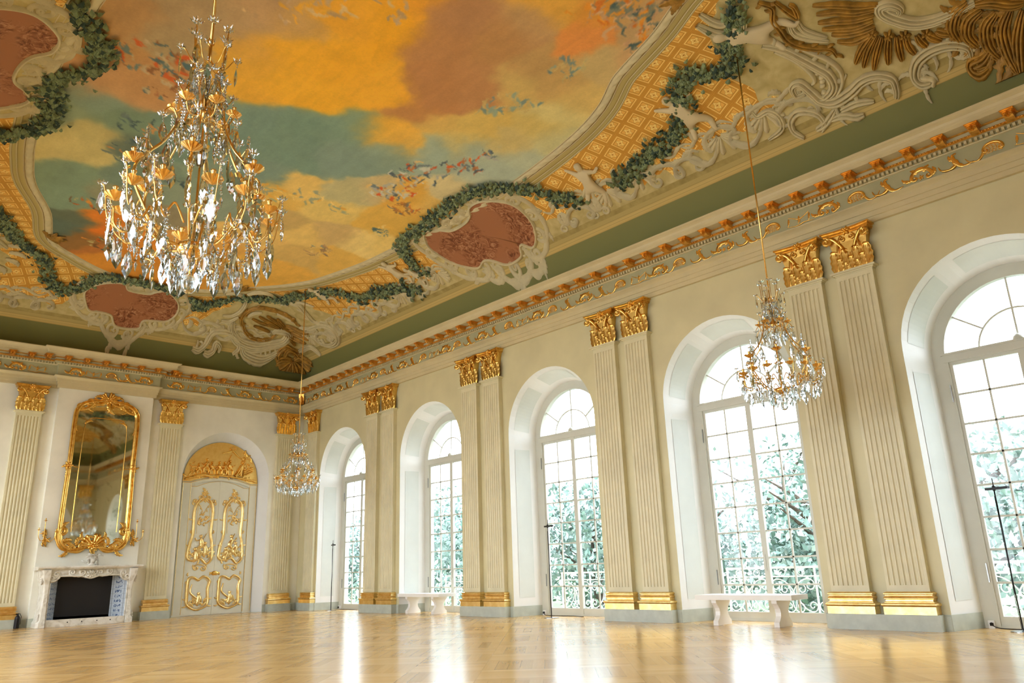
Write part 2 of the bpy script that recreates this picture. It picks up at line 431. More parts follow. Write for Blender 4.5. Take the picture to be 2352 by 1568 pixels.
# gilded motifs on the frieze
def motif(kind):
    m = MB(); mp = wall_at(.12); z = 7.10; rb, lf = globals()['ribbon'], globals()['leaf']
    ribbon = lambda m, p, w, h, mp, *a: rb(m, p, np.array(w)*1.4, h*1.3, mp, *a)
    leaf = lambda m, p, an, l, w, h, mp, *a: lf(m, p, an, l*1.15, w*1.4, h*1.3, mp, *a)
    if kind == 0:      # feathered arch with swags
        c = cscroll((-.17, z-.06), (.15, z-.04), .42, .16, .9); ribbon(m, c, taper(len(c), .006, .03, .006), .03, mp, 2, 0, 7, .3)
        leaf(m, (-.17, z-.08), 2.6, .14, .03, .02, mp, -1.4, 4); leaf(m, (.15, z-.06), -.2, .16, .03, .02, mp, 1.1, 4)
        rosette(m, (0, z-.06), .05, .02, mp, 5)
        for s in (-1, 1): leaf(m, (s*.05, z+.02), PI/2-s*.5, .12, .035, .025, mp, -s*.5, 4)
    elif kind == 1:    # netted cartouche
        c = cscroll((-.14, z+.0), (.14, z-.02), .38, .14, .8); ribbon(m, c, taper(len(c), .006, .02, .006), .02, mp, 1)
        for i in range(6):
            x = -.12+i*.048; ribbon(m, [(x, z-.07), (x+.03, z), (x+.01, z+.06)], .004, .006, mp)
            ribbon(m, [(-.12, z-.07+i*.023), (0, z-.055+i*.023), (.12, z-.07+i*.023)], .004, .006, mp)
        c = spline([(-.14, z-.03), (-.22, z-.12), (-.34, z-.1), (-.40, z-.02)], 6); ribbon(m, c, taper(len(c), .02, .014, .004), .015, mp)
    elif kind == 2:    # rising leaf
        c = spline([(-.25, z-.10), (-.1, z-.12), (.0, z-.02), (.03, z+.10), (-.03, z+.13)], 7); ribbon(m, c, taper(len(c), .005, .035, .006), .03, mp, 2, 0, 5)
        c = spline([(.0, z-.06), (.1, z-.11), (.22, z-.08), (.26, z)], 7); ribbon(m, c, taper(len(c), .03, .018, .005), .02, mp, 1, 0, 3)
        leaf(m, (.02, z+.02), .4, .12, .03, .02, mp, 1., 4)
    else:              # hanging festoon
        c = spline([(-.2, z+.09), (-.1, z+.03), (0, z+.0), (.1, z+.04), (.2, z+.09)], 6); ribbon(m, c, taper(len(c), .005, .011, .005), .012, mp, 1, 0, 6)
        for x in (-.2, .2, 0): leaf(m, (x, z+.06), -PI/2, .13, .02, .015, mp, .3, 5)
        c = spline([(-.28, z-.11), (-.1, z-.09), (.05, z-.12), (.25, z-.09)], 6); ribbon(m, c, taper(len(c), .004, .012, .004), .012, mp)
        rosette(m, (.0, z-.04), .03, .012, mp, 5)
    return m.build('frieze_ornament', 'gold', entab, smooth=True)
mot = [motif(k) for k in range(4)]
seq = [0, 3, 1, 2, 0, 2, 1]; used = set()
def put_motif(k, side, x, off=0.):
    c = put(mot[k], side, x, off, first=k not in used); used.add(k)
    if random.random() < .35: c.scale.x = -1
y = 1.6; i = 0
while y < L-.35:
    put_motif(seq[i % 7], 'right', -y); y += .535; i += 1
for xa, xb, off in ((BX1+.4, W-.3, 0), (BX0+.1, BX1-.1, BP), (X0+.4, BX0-.35, 0)):
    n = max(1, round((xb-xa)/.54))
    for i in range(n): put_motif(seq[i % 7], 'far', xa+(i+.5)*(xb-xa)/n, off)
# winged gilded bracket standing in the far corner
m = MB(); extrude(m, [(-.12, 6.95), (-.26, 6.96), (-.22, 7.1), (-.27, 7.2), (-.3, 7.33), (-.12, 7.34)], -.09, .09)
leaf(m, (0, 7.3), -PI/2, .3, .08, .03, lambda x, z, h: (x, -.27-h, z), .05, 5)
o = m.build('corner_console', 'gold_old', entab); o.location = (W-.07, L-.07, 0); o.rotation_euler.z = -PI/4

# skirting of grey marble
def skirt(name, side_loc, rz, spans):
    m = MB()
    for a, b in spans: extrude(m, [(0, 0), (-.035, 0), (-.035, .205), (-.02, .23), (0, .23)], a, b)
    return tag(m.build(name, 'grey', loc=side_loc, rz=rz), kind='structure')
sp = []; e = sorted(ws); x = -L
for c in e: sp.append((x, c-HALF)); x = c+HALF
sp.append((x, -Y0)); br = skirt('baseboard_right', (W, 0, 0), -PI/2, sp)
skirt('baseboard_far', (0, L, 0), 0, [(X0, 2*XC-DOOR_X-HALF), (2*XC-DOOR_X+HALF, BX0), (BX1, DOOR_X-HALF), (DOOR_X+HALF, W)])
m = MB(); box(m, BX0-.01, BX1+.01, -BP-.03, -.01, 0, .23); box(m, DOOR_X+1.22, DOOR_X+HALF+.01, 0, .5, 0, .004)
tag(m.build('baseboard_breast', 'grey', loc=(0, L, 0)), kind='structure')

# ------------------------------------------------------------------ pilasters
def make_pilaster(name='pilaster'):
    root = empty(name)
    hw = .315; m = MB(); P = .115
    box(m, -hw, hw, -P, 0, .565, .66); box(m, -hw, hw, -P, 0, 5.70, 5.80)
    # fluted part: seven grooves with rounded feet
    nf = 7; gw = .054; pitch = .080; x = -hw; sec = [(-hw, 0), (-hw, -P)]
    for i in range(nf):
        c = (i-(nf-1)/2)*pitch
        sec += [(c-gw/2, -P)]+[(c-gw/2*math.cos(a), -P+gw*.42*math.sin(a)) for a in (.5, 1.05, PI/2, 2.09, 2.64)]+[(c+gw/2, -P)]
    sec += [(hw, -P), (hw, 0)]
    V = [(a, b, .66) for a, b in sec]+[(a, b, 5.70) for a, b in sec]; n = len(sec)
    m.add(V, [(i, i+1, n+i+1, n+i) for i in range(n-1)])
    # necking moulding returned at the sides
    for z0, z1, p in ((5.78, 5.80, .125), (5.80, 5.82, .15), (5.82, 5.852, .185)): box(m, -hw-(p-P), hw+(p-P), -p, 0, z0, z1)
    m.build('shaft', 'pilaster', root)
    # gilded base
    m = MB(); prof = [(.185, .23), (.185, .345), (.195, .35)]
    prof += [(.185+.022*math.sin(a), .375-.025*math.cos(a)) for a in np.linspace(0, PI, 7)]
    prof += [(.165, .405), (.165, .412), (.15, .425), (.148, .445), (.165, .458), (.165, .466)]
    prof += [(.158+.012*math.sin(a), .482-.014*math.cos(a)) for a in np.linspace(0, PI, 5)]
    prof += [(.15, .505), (.15, .515)]
    prof += [(.15+.016*math.sin(a), .536-.018*math.cos(a)) for a in np.linspace(0, PI, 6)]
    prof += [(.125, .565)]
    n = len(prof); V = []
    for p, z in prof:
        e = p-P; V += [(-hw-e, 0, z), (-hw-e, -p, z), (hw+e, -p, z), (hw+e, 0, z)]
    F = [(4*k+j, 4*k+j+1, 4*k+5+j, 4*k+4+j) for k in range(n-1) for j in range(3)]+[(4*n-4, 4*n-3, 4*n-2, 4*n-1)]
    m.add(V, F); m.build('base', 'gold_pale', root)
    # gilded capital
    cap = MB(); bz, tz = 5.852, 6.50
    V = []; st = [(0, .27, .105), (.2, .27, .11), (.5, .285, .12), (.8, .32, .15), (1, .35, .175)]
    for t, hwx, p in st:
        z = bz+(tz-bz)*t; V += [(-hwx, 0, z), (-hwx, -p, z), (hwx, -p, z), (hwx, 0, z)]
    cap.add(V, [(4*k+j, 4*k+j+1, 4*k+5+j, 4*k+4+j) for k in range(4) for j in range(3)])
    body = cap.build('capital', 'gold', root)
    ab = MB()          # abacus with hollowed front
    for z0, z1, e in ((6.50, 6.525, 0.), (6.525, 6.57, .018), (6.57, 6.60, .045)):
        top = []
        for i in range(15):
            x = -1+2*i/14; cv = .055*(1-x*x)
            top.append((x*(.385+e), -(.215+e)+cv))
        pts = [(-(.385+e), 0)]+top+[((.385+e), 0)]; k = len(pts)
        ab.add([(a, b, z0) for a, b in pts]+[(a, b, z1) for a, b in pts], [(i, i+1, k+i+1, k+i) for i in range(k-1)]+[tuple(range(k))[::-1], tuple(range(k, 2*k))])
    ab.build('abacus', 'gold', body)
    def leaf3(name, x0, z0, ht, wd, out, yaw=0., p0=.10):
        m = MB(); n = 14; ns = 9; V = []
        for i in range(n+1):
            t = i/n
            if t < .72: u = t/.72; z = z0+ht*u*.95; p = p0+.02+out*.35*u*u
            else: u = (t-.72)/.28; a = PI*.95*u; z = z0+ht*(.95+.07*math.sin(a)); p = p0+.02+out*(.35+.65*(1-math.cos(a))/2)
            lob = 1-.28+.45*((t*4.3) % 1)**.6
            w = wd*(.55+.45*math.sin(PI*min(1, t*1.05+.1)))*lob
            if t > .9: w *= .75
            for j in range(ns):
                s = -1+2*j/(ns-1); rib = .012*(1 if j % 2 == 0 else 0)-.03*s*s
                X = x0+s*w; Y = -(p+rib)
                V.append((X*math.cos(yaw)-(Y)*math.sin(yaw)*0+0, Y, z-.02*s*s*ht))
        m.add(V, [(i*ns+j, i*ns+j+1, (i+1)*ns+j+1, (i+1)*ns+j) for i in range(n) for j in range(ns-1)])
        return m.build(name, 'gold', body, smooth=True)
    for x in (-.20, 0, .20): leaf3('acanthus_leaf', x, bz, .24, .078, .055)
    for x in (-.10, .10): leaf3('acanthus_leaf', x, bz, .15, .05, .04)
    for x in (-.285, -.095, .095, .285): leaf3('acanthus_leaf', x, bz+.02, .37, .085, .085)
    for s in (-1, 1):
        v = MB()
        c = spiral((s*.335, 6.425), .072, PI/2+s*.3, 1.4, s, 26, .1)
        stem = spline([(s*.06, 6.16), (s*.12, 6.30), (s*.22, 6.44), (s*.31, 6.495)], 5)
        pts = list(map(tuple, stem[:-1]))+c
        ribbon(v, pts, taper(len(pts), .016, .03, .012), .03, lambda x, z, h: (x, -.165-.10*max(0, min(1, (abs(x)-.1)/.25))-h, z), 2)
        c2 = spiral((s*.075, 6.43), .052, PI/2-s*.3, 1.2, -s, 20, .1); stem = spline([(s*.2, 6.2), (s*.17, 6.33), (s*.13, 6.44), (s*.09, 6.482)], 5)
        pts = list(map(tuple, stem[:-1]))+c2; ribbon(v, pts, taper(len(pts), .012, .024, .010), .026, wall_at(.175), 2)
        # the scroll turned towards the side
        tube(v, [(s*.36, -.20+.045*math.cos(a), 6.42+.05*math.sin(a)) for a in np.linspace(0, 2*PI*.9, 12)], .016, 6)
        v.build('volute', 'gold', body, smooth=True)
    r = MB(); rosette(r, (0, 6.555), .085, .045, wall_at(.175), 6); r.build('rosette', 'gold', body, smooth=True)
    return root
pil = make_pilaster()
places = []
ordn = ['first', 'second', 'third', 'fourth']
for k in range(4):
    a = Y1-k*PITCH
    for s, yc in (('farther', a-.405), ('nearer', a-WP+.42)):
        places.append(('right', -yc, 0, 'ivory fluted pilaster with gilded capital, %s one of the %s pair counted from the corner' % (s, ordn[k])))
places.append(('right', -(L-.93), 0, 'single fluted pilaster on the window wall beside the room corner and first window'))
places += [('far', 12.16, 0, 'fluted pilaster between the gilded double door and the room corner'),
           ('far', 8.24, 0, 'fluted pilaster between the tall mirror and the gilded double door'),
           ('far', 2*XC-8.24, 0, 'fluted pilaster at the left edge, left of the fireplace')]
places += [('near', -12.16, 0, 'fluted pilaster of the opposite wall, seen only in the tall mirror, next to the corner'), ('near', -8.24, 0, 'fluted pilaster of the opposite wall, seen only in the tall mirror, farther from the corner')]
for i, (side, x, off, lab) in enumerate(places):
    p = pil if i == 0 else copy_tree(pil)
    loc, rz = on_wall(side); q = Matrix.Rotation(rz, 3, 'Z') @ Vector((x, 0, 0))
    p.location = Vector(loc)+q; p.rotation_euler.z = rz
    tag(p, lab, 'pilaster', 'fluted pilasters round the hall')
# grey plinths under them
def plinth(side, a, b, par):
    m = MB(); box(m, a, b, -.195, 0, 0, .225); box(m, a+.004, b-.004, -.19, 0, .225, .232)
    loc, rz = on_wall(side); tag(m.build(par, 'grey', loc=loc, rz=rz), kind='structure')
for k in range(4): a = Y1-k*PITCH; plinth('right', -a, -a+WP, 'trim_%d' % (k+2))
plinth('right', -(L-.55), -(L-1.33), 'trim_6'); plinth('far', 11.76, 12.56, 'trim_7'); plinth('far', 7.83, 8.66, 'trim_8'); plinth('far', 2*XC-8.66, 2*XC-7.83, 'trim_9')

# ------------------------------------------------------------------ arched windows
GH = 1.05; TZ0, TZ1 = 4.12, 4.27; LC = 4.23
def arc_bar(m, r0, r1, y0, y1, a0=0., a1=PI, n=28, zc=LC):
    V = []
    for i in range(n+1):
        a = a0+(a1-a0)*i/n
        for r in (r0, r1):
            for y in (y0, y1): V.append((r*math.cos(a), y, zc+r*math.sin(a)))
    F = []
    for i in range(n):
        b = 4*i; F += [(b, b+4, b+5, b+1), (b+2, b+3, b+7, b+6), (b, b+2, b+6, b+4), (b+1, b+5, b+7, b+3)]
    F += [(0, 1, 3, 2), (4*n, 4*n+2, 4*n+3, 4*n+1)]
    m.add(V, F)
def bar(m, p, q, w, y0, y1):
    d = Vector((q[0]-p[0], q[1]-p[1])).normalized(); nx, nz = -d.y*w/2, d.x*w/2
    V = [(a[0]+s*nx, y, a[1]+s*nz) for a in (p, q) for s in (-1, 1) for y in (y0, y1)]
    m.add(V, [(0, 1, 3, 2), (4, 6, 7, 5), (0, 4, 5, 1), (2, 3, 7, 6), (0, 2, 6, 4), (1, 5, 7, 3)])
def make_window():
    root = empty('window_1'); root['kind'] = 'structure'
    m = MB()
    arc_bar(m, 1.08, 1.28, .76, .88); box(m, -1.28, -1.05, .76, .88, 0, LC); box(m, 1.05, 1.28, .76, .88, 0, LC)
    box(m, -1.12, 1.12, .745, .87, TZ0, TZ1); box(m, -1.14, 1.14, .73, .76, TZ1-.03, TZ1+.005); box(m, -1.06, 1.06, .77, .88, 0, .04)
    arc_bar(m, 1.075, 1.10, .745, .77)
    m.build('frame', 'white_wood', root)
    m = MB(); lathe(m, [(.0, 0), (.075, .0), (.07, .04), (.03, .08), (.0, .1)], 12, (0, .75, TZ1)); m.build('knob', 'white_wood', root, smooth=True)
    fan = MB(); arc_bar(fan, .555, .58, .79, .82, n=24)
    for a, r0 in ((PI/2, .02), (.63, .57), (PI-.63, .57)): bar(fan, (r0*math.cos(a), LC+r0*math.sin(a)), (1.09*math.cos(a), LC+1.09*math.sin(a)), .028, .79, .82)
    fo = fan.build('fanlight', 'white_wood', root)
    g = MB(); g.add([(1.09*math.cos(PI*i/24), .81, LC+1.09*math.sin(PI*i/24)) for i in range(25)], [tuple(range(25))]); g.build('glass_pane', 'pane', fo)
    for s in (-1, 1):
        m = MB(); xa, xb = (.0, GH) if s > 0 else (-GH, 0.)
        ins, out = (xa, xb) if s > 0 else (xb, xa)
        def bx(x0, x1, y0, y1, z0, z1): box(m, min(x0, x1), max(x0, x1), y0, y1, z0, z1)
        bx(0, s*.055, .775, .85, .02, TZ0); bx(s*(GH-.05), s*GH, .79, .85, .02, TZ0)
        bx(0, s*GH, .79, .85, .02, .165); bx(0, s*GH, .79, .85, TZ0-.05, TZ0)
        for i in range(1, 8): bx(s*.05, s*(GH-.04), .80, .83, .163+.488*i-.015, .163+.488*i+.015)
        bx(s*.531, s*.561, .80, .83, .1, TZ0-.03)
        if s < 0: bx(.0, -.012, .765, .78, .9, 1.2)
        c = m.build('casement', 'white_wood', root)
        g = MB(); ga, gb = sorted((s*.05, s*(GH-.04))); g.add([(ga, .815, .16), (gb, .815, .16), (gb, .815, TZ0-.04), (ga, .815, TZ0-.04)], [(0, 1, 2, 3)]); g.build('glass_pane', 'pane', c)
        h = MB()
        for z in (.8, 3.6): box(h, s*1.085-.008, s*1.085+.008, .745, .765, z-.14, z+.14)
        h.build('hinge', 'chrome', c)
    # flat jamb and arch panels, greyed in colour to imitate recess shade
    def spt(o, t, lift=.004):
        (ax, az), (bx_, bz_) = o; return (ax+(bx_-ax)*t, .80*t, az+(bz_-az)*t)
    def reveal_pt(side_ang, z, t):
        r0, r1 = HALF, 1.27; r = r0+(r1-r0)*t-.006
        if side_ang is None: return None
        a = side_ang; zc = SPR+(LC-SPR)*t
        return (r*math.cos(a), .80*t, zc+r*math.sin(a))
    for s in (-1, 1):
        m = MB(); V = []
        for z in (.42, 3.95):
            for t in (.2, .72): r = HALF+(1.27-HALF)*t-.006; V.append((s*r, .80*t, z))
        m.add(V, [(0, 1, 3, 2)]); m.build('inset_panel', 'panel', root)
    for a0, a1 in ((.10, .95), (1.2, 1.94), (2.19, 3.04)):
        m = MB(); V = []; n = 14
        for i in range(n+1):
            for t in (.2, .72): V.append(reveal_pt(a0+(a1-a0)*i/n, 0, t))
        m.add(V, [(2*i, 2*i+1, 2*i+3, 2*i+2) for i in range(n)]); m.build('inset_panel', 'panel', root)
    m = MB()
    for s in (-1, 1):
        V = []
        for z in (0, .23):
            for t in (-.01, .95): r = HALF+(1.27-HALF)*t-.012; V.append((s*r, .80*t, z))
        m.add(V, [(0, 1, 3, 2)])
        r = .012; box(m, min(s*(HALF-.012), s*(HALF-.0)), max(s*(HALF-.012), s*HALF), -.03, .0, 0, .23)
    m.build('skirting', 'grey', root)
    return root
win = make_window()
for k, yc in enumerate(WIN_Y[::-1]):
    o = win if k == 0 else copy_tree(win)
    o.name = 'window_%d' % (5-k); o.location = (W, yc, 0); o.rotation_euler.z = -PI/2
for k, yc in enumerate(WIN_Y):
    o = copy_tree(win); o.name = 'window_%d' % (6+k); o.location = (X0, yc, 0); o.rotation_euler.z = PI/2

# ------------------------------------------------------------------ vaulted ceiling
RA, RB = 3.5, 1.95
def cz(x, y):
    d = np.minimum(np.minimum(x-X0, W-x), np.minimum(y-Y0, L-y)); d = np.clip(d, 0, RA)
    return ZC+RB*np.sqrt(np.clip(1-((RA-d)/RA)**2, 0, 1))
def cmap(x, y, h):
    """plan point raised h below the vault"""
    e = .02; z = float(cz(x, y))
    gx = (float(cz(x+e, y))-float(cz(x-e, y)))/(2*e); gy = (float(cz(x, y+e))-float(cz(x, y-e)))/(2*e)
    n = Vector((gx, gy, -1)).normalized()
    return (x+n.x*h, y+n.y*h, z+n.z*h)
_ph = np.linspace(0, PI/2, 400); _d = RA*(1-np.cos(_ph)); _z = RB*np.sin(_ph)
_s = np.concatenate([[0], np.cumsum(np.hypot(np.diff(_d), np.diff(_z)))])
def d_of_s(s): return float(np.interp(s, _s, _d))
def cove(side):
    """(t along the wall, s up the curve, h)"""
    def f(t, s, h):
        d = max(d_of_s(s), .002)
        x, y = {'right': (W-d, t), 'far': (t, L-d), 'left': (X0+d, t), 'near': (t, Y0+d)}[side]
        return cmap(min(max(x, X0+.01), W-.01), min(max(y, Y0+.01), L-.01), h)
    return f
FRAME_R = [(8.75, 4.9), (8.98, 5.58), (9.32, 6.32), (9.62, 7.25), (9.77, 7.63), (10.19, 8.38), (10.5, 9.5), (10.74, 11.3), (10.85, 13.3), (10.78, 15.3), (10.72, 16.15), (10.62, 17.75), (10.32, 19.6), (10.10, 20.3), (9.75, 21.0), (9.14, 21.75), (8.6, 22.3), (7.7, 22.68), (6.28, 22.85), (5.33, 22.72), (4.4, 22.2), (3.7, 21.5), (3.26, 19.83), (2.67, 18.44), (2.4, 17.34), (2.2, 16.0), (2.02, 13.6), (2.12, 11.3), (2.3, 9.6), (2.62, 8.1), (2.95, 7.3), (3.3, 6.2), (3.8, 5.2), (4.2, 4.5), (5.0, 4.05), (6.3, 3.9), (7.7, 4.05), (8.4, 4.4)]
FRAME = spline(FRAME_R, 6, True)
M1P = [(10.95, 15.1), (10.75, 14.79), (10.87, 14.45), (11.10, 14.14), (11.10, 13.6), (10.98, 13.25), (10.77, 13.03), (10.74, 12.63), (10.96, 12.26), (11.29, 12.0), (11.78, 11.98), (12.15, 12.15), (12.38, 12.49), (12.22, 12.77), (12.44, 13.0), (12.47, 13.55), (12.27, 13.92), (12.2, 14.18), (12.28, 14.56), (11.93, 15.13), (11.35, 15.3)]
M2P = [(5.2, 24.2), (5.06, 23.74), (5.37, 23.29), (5.89, 23.08), (6.11, 23.36), (6.66, 23.36), (6.83, 23.2), (7.1, 23.06), (7.55, 23.44), (7.74, 23.91), (7.6, 24.3), (7.18, 24.38), (6.89, 24.45), (6.85, 24.68), (6.22, 24.72), (5.98, 24.45), (5.64, 24.4), (5.38, 24.42)]
M3P = [(2*XC-x, y-.1) for x, y in M1P][::-1]
def resample(P, n):
    P = np.array(P); Q = np.vstack([P, P[:1]]); s = np.concatenate([[0], np.cumsum(np.linalg.norm(np.diff(Q, axis=0), axis=1))])
    t = np.linspace(0, s[-1], n, endpoint=False); return np.stack([np.interp(t, s, Q[:, 0]), np.interp(t, s, Q[:, 1])], 1)
MED = [resample(spline(p, 6, True), 110) for p in (M1P, M2P, M3P)]
def sdf(poly, X, Y):
    poly = np.array(poly); d2 = np.full(X.shape, 1e9); ins = np.zeros(X.shape, bool); n = len(poly)
    for i in range(n):
        a = poly[i]; b = poly[(i+1) % n]; e = b-a; wx, wy = X-a[0], Y-a[1]
        t = np.clip((wx*e[0]+wy*e[1])/(e@e+1e-12), 0, 1); d2 = np.minimum(d2, (wx-e[0]*t)**2+(wy-e[1]*t)**2)
        c = (a[1] > Y) != (b[1] > Y)
        with np.errstate(divide='ignore', invalid='ignore'):
            xi = a[0]+(Y-a[1])/(e[1] if e[1] else 1e-9)*e[0]
        ins ^= c & (X < xi)
    d = np.sqrt(d2); return np.where(ins, -d, d)
SITES = [[2.63, 11.64, 185, 145, 95, 1], [3.2, 11.75, 172, 150, 110, 1], [2.61, 12.51, 190, 145, 90, 1], [3.28, 10.6, 175, 150, 110, 1], [3.93, 10.32, 185, 155, 112, 1], [4.42, 10.74, 215, 165, 75, 1], [4.77, 9.89, 200, 160, 95, 1], [4.31, 9.74, 190, 155, 110, 1], [5.48, 10.31, 235, 172, 45, 1.2], [5.36, 9.13, 230, 168, 55, 1], [5.86, 8.99, 235, 170, 40, 1.2], [5.99, 8.21, 230, 160, 50, 1], [6.68, 8.3, 180, 132, 88, 1.1], [7.52, 8.17, 185, 138, 85, 1.1], [7.4, 9.87, 186, 132, 82, 1.1], [8.02, 9.36, 190, 138, 88, 1.1], [7.53, 10.76, 190, 135, 78, 1], [7.51, 7.61, 190, 152, 102, 1], [8.51, 8.12, 188, 152, 95, 1], [6.73, 8.97, 186, 134, 84, 1], [7.37, 7.06, 225, 170, 70, 1], [8.2, 6.5, 215, 150, 60, 1], [8.55, 7.1, 225, 148, 75, 0.9], [9.01, 6.08, 195, 162, 112, 1], [8.88, 5.8, 190, 160, 115, 1], [9.73, 6.93, 205, 165, 115, 0.9], [9.18, 8.23, 200, 165, 102, 1], [9.81, 8.49, 215, 185, 112, 1], [8.55, 8.74, 205, 175, 105, 1], [9.97, 9.61, 215, 190, 112, 1], [8.87, 10.37, 215, 185, 102, 1], [9.84, 10.39, 205, 185, 122, 1], [9.93, 8.95, 215, 200, 135, 1], [10.4, 9.79, 200, 195, 145, 1], [9.42, 7.37, 200, 175, 118, 1], [8.18, 10.92, 218, 182, 100, 1], [8.93, 11.17, 212, 188, 112, 1], [6.24, 12.7, 118, 145, 128, 1.2], [5.43, 12.95, 120, 146, 132, 1.2], [6.78, 12.27, 124, 150, 132, 1.1], [7.03, 11.76, 124, 150, 128, 1], [6.21, 13.59, 120, 146, 130, 1.2], [7.39, 12.97, 130, 152, 138, 1.1], [6.33, 14.91, 124, 146, 132, 1.1], [4.76, 14.54, 120, 145, 128, 1], [2.63, 14.18, 132, 152, 132, 1], [2.28, 14.84, 140, 155, 125, 1], [3.19, 14.88, 120, 142, 118, 1], [3.02, 17.43, 128, 150, 125, 1], [3.53, 18.46, 132, 155, 130, 1], [4.35, 16.5, 120, 140, 122, 1], [3.74, 15.36, 105, 120, 105, 0.9], [5.37, 16.99, 138, 152, 130, 1], [5.75, 15.89, 132, 150, 130, 1], [5.58, 14.1, 120, 145, 130, 1], [7.75, 12.34, 140, 160, 142, 1], [6.65, 16.56, 140, 155, 135, 0.8], [5.13, 11.4, 235, 176, 52, 1.2], [5.99, 11.38, 236, 176, 48, 1.2], [6.59, 10.53, 238, 176, 52, 1.2], [7.46, 11.72, 235, 180, 65, 1.1], [4.56, 11.23, 222, 168, 62, 1], [7.99, 11.71, 232, 182, 78, 1], [4.88, 12.11, 228, 172, 60, 1], [5.08, 10.49, 234, 174, 50, 1.1], [7.37, 14.87, 228, 194, 112, 1], [7.1, 15.63, 222, 182, 92, 1], [8.31, 15.55, 225, 196, 115, 1], [8.26, 14.43, 190, 182, 135, 1], [7.85, 18.2, 230, 192, 112, 1], [8.62, 17.25, 230, 196, 115, 1], [10.04, 16.76, 236, 208, 132, 1], [10.17, 18.15, 226, 184, 92, 1], [8.98, 20.07, 230, 180, 82, 1], [8.68, 21.19, 230, 176, 76, 1], [9.12, 18.73, 215, 180, 105, 1], [9.16, 16.84, 205, 175, 115, 1], [10.43, 16.3, 230, 200, 120, 1], [7.71, 16.64, 200, 170, 105, 0.9], [10.4, 11.45, 172, 186, 168, 1.1], [9.31, 11.2, 165, 180, 162, 1], [10.44, 10.78, 184, 192, 165, 1.1], [8.73, 11.66, 160, 178, 160, 1], [10.55, 11.92, 190, 198, 172, 1], [9.7, 13.84, 226, 176, 78, 1], [10.19, 13.62, 228, 190, 105, 0.9], [10.07, 15.33, 222, 180, 85, 1], [8.73, 14.05, 200, 180, 130, 0.9], [10.19, 12.76, 215, 200, 150, 0.9], [2.8, 13.46, 196, 152, 102, 1], [3.02, 12.97, 192, 146, 95, 1], [3.57, 12.84, 190, 145, 95, 0.9], [2.61, 16.67, 205, 188, 125, 0.9], [3.0, 16.63, 200, 185, 122, 0.8], [3.0, 15.33, 198, 184, 122, 0.9], [3.13, 15.23, 190, 172, 110, 0.8], [4.48, 19.18, 228, 135, 48, 1], [4.45, 20.16, 228, 125, 42, 1], [4.33, 20.87, 150, 110, 62, 0.9], [3.89, 19.95, 102, 112, 92, 0.9], [5.75, 20.94, 226, 145, 52, 1], [6.83, 21.72, 226, 150, 58, 1], [3.71, 20.41, 96, 112, 98, 0.9], [7.67, 21.29, 226, 165, 72, 1], [5.12, 19.98, 222, 140, 55, 1], [4.85, 21.26, 190, 120, 60, 0.8], [5.47, 21.91, 222, 150, 60, 1], [7.07, 19.17, 225, 170, 85, 1], [6.43, 19.31, 215, 160, 90, 1], [5.21, 18.6, 150, 140, 110, 0.9], [4.06, 18.03, 150, 150, 120, 0.9], [2.41, 13.56, 200, 155, 110, 1], [2.36, 13.92, 150, 150, 120, 0.8]]
CLUSTERS = [[9.1, 12.82, 0.62, 46, 0], [9.05, 13.8, 0.5, 36, 0], [9.57, 11.82, 0.4, 26, 0], [9.76, 11.15, 0.25, 12, 0], [9.79, 14.34, 0.35, 20, 1], [9.92, 15.82, 0.3, 16, 2], [8.74, 6.31, 0.5, 40, 3], [9.39, 6.47, 0.4, 26, 3], [8.27, 6.38, 0.4, 20, 3], [9.37, 17.95, 0.35, 18, 4], [3.51, 12.89, 0.5, 26, 5], [2.95, 12.26, 0.5, 22, 5], [3.52, 12.24, 0.35, 16, 5], [3.85, 15.72, 0.55, 26, 6], [3.78, 14.7, 0.5, 18, 6], [4.68, 21.03, 0.45, 22, 7], [5.66, 21.78, 0.3, 12, 7], [8.81, 7.87, 0.35, 16, 8], [8.7, 9.52, 0.45, 18, 8], [9.15, 9.25, 0.25, 9, 8], [6.85, 15.56, 0.4, 16, 9], [7.57, 15.25, 0.4, 14, 9], [8.47, 15.41, 0.3, 10, 9], [4.12, 9.78, 0.5, 14, 10], [4.84, 9.17, 0.4, 12, 10], [5.6, 8.6, 0.3, 8, 10], [8.11, 6.7, 0.3, 9, 3], [4.78, 16.4, 0.4, 12, 6], [3.8, 18.81, 0.4, 10, 7]]
PAL = [[(80, 95, 105), (175, 175, 165), (225, 190, 120), (190, 120, 70), (215, 90, 40), (110, 125, 130), (205, 205, 190)], [(205, 110, 50), (190, 125, 55), (150, 110, 70), (110, 110, 105), (230, 190, 110)], [(75, 105, 110), (95, 120, 120), (230, 205, 130), (210, 185, 110)], [(70, 95, 95), (205, 115, 40), (225, 150, 50), (120, 130, 115), (190, 150, 110), (215, 175, 130)],
       [(150, 120, 90), (130, 140, 130), (225, 195, 120), (180, 140, 100)], [(100, 125, 120), (140, 95, 60), (170, 115, 75), (190, 170, 130), (75, 105, 110), (205, 95, 45)], [(85, 105, 105), (200, 140, 80), (105, 120, 115), (60, 80, 85), (205, 165, 100)], [(120, 85, 50), (205, 100, 35), (95, 90, 65), (190, 180, 120), (70, 95, 95), (230, 150, 60)],
       [(115, 140, 135), (145, 165, 145), (190, 175, 120), (205, 180, 115)], [(235, 200, 110), (160, 165, 130), (225, 170, 70), (240, 210, 130), (150, 155, 130)], [(195, 165, 125), (215, 185, 130), (180, 150, 110), (225, 170, 60)]]
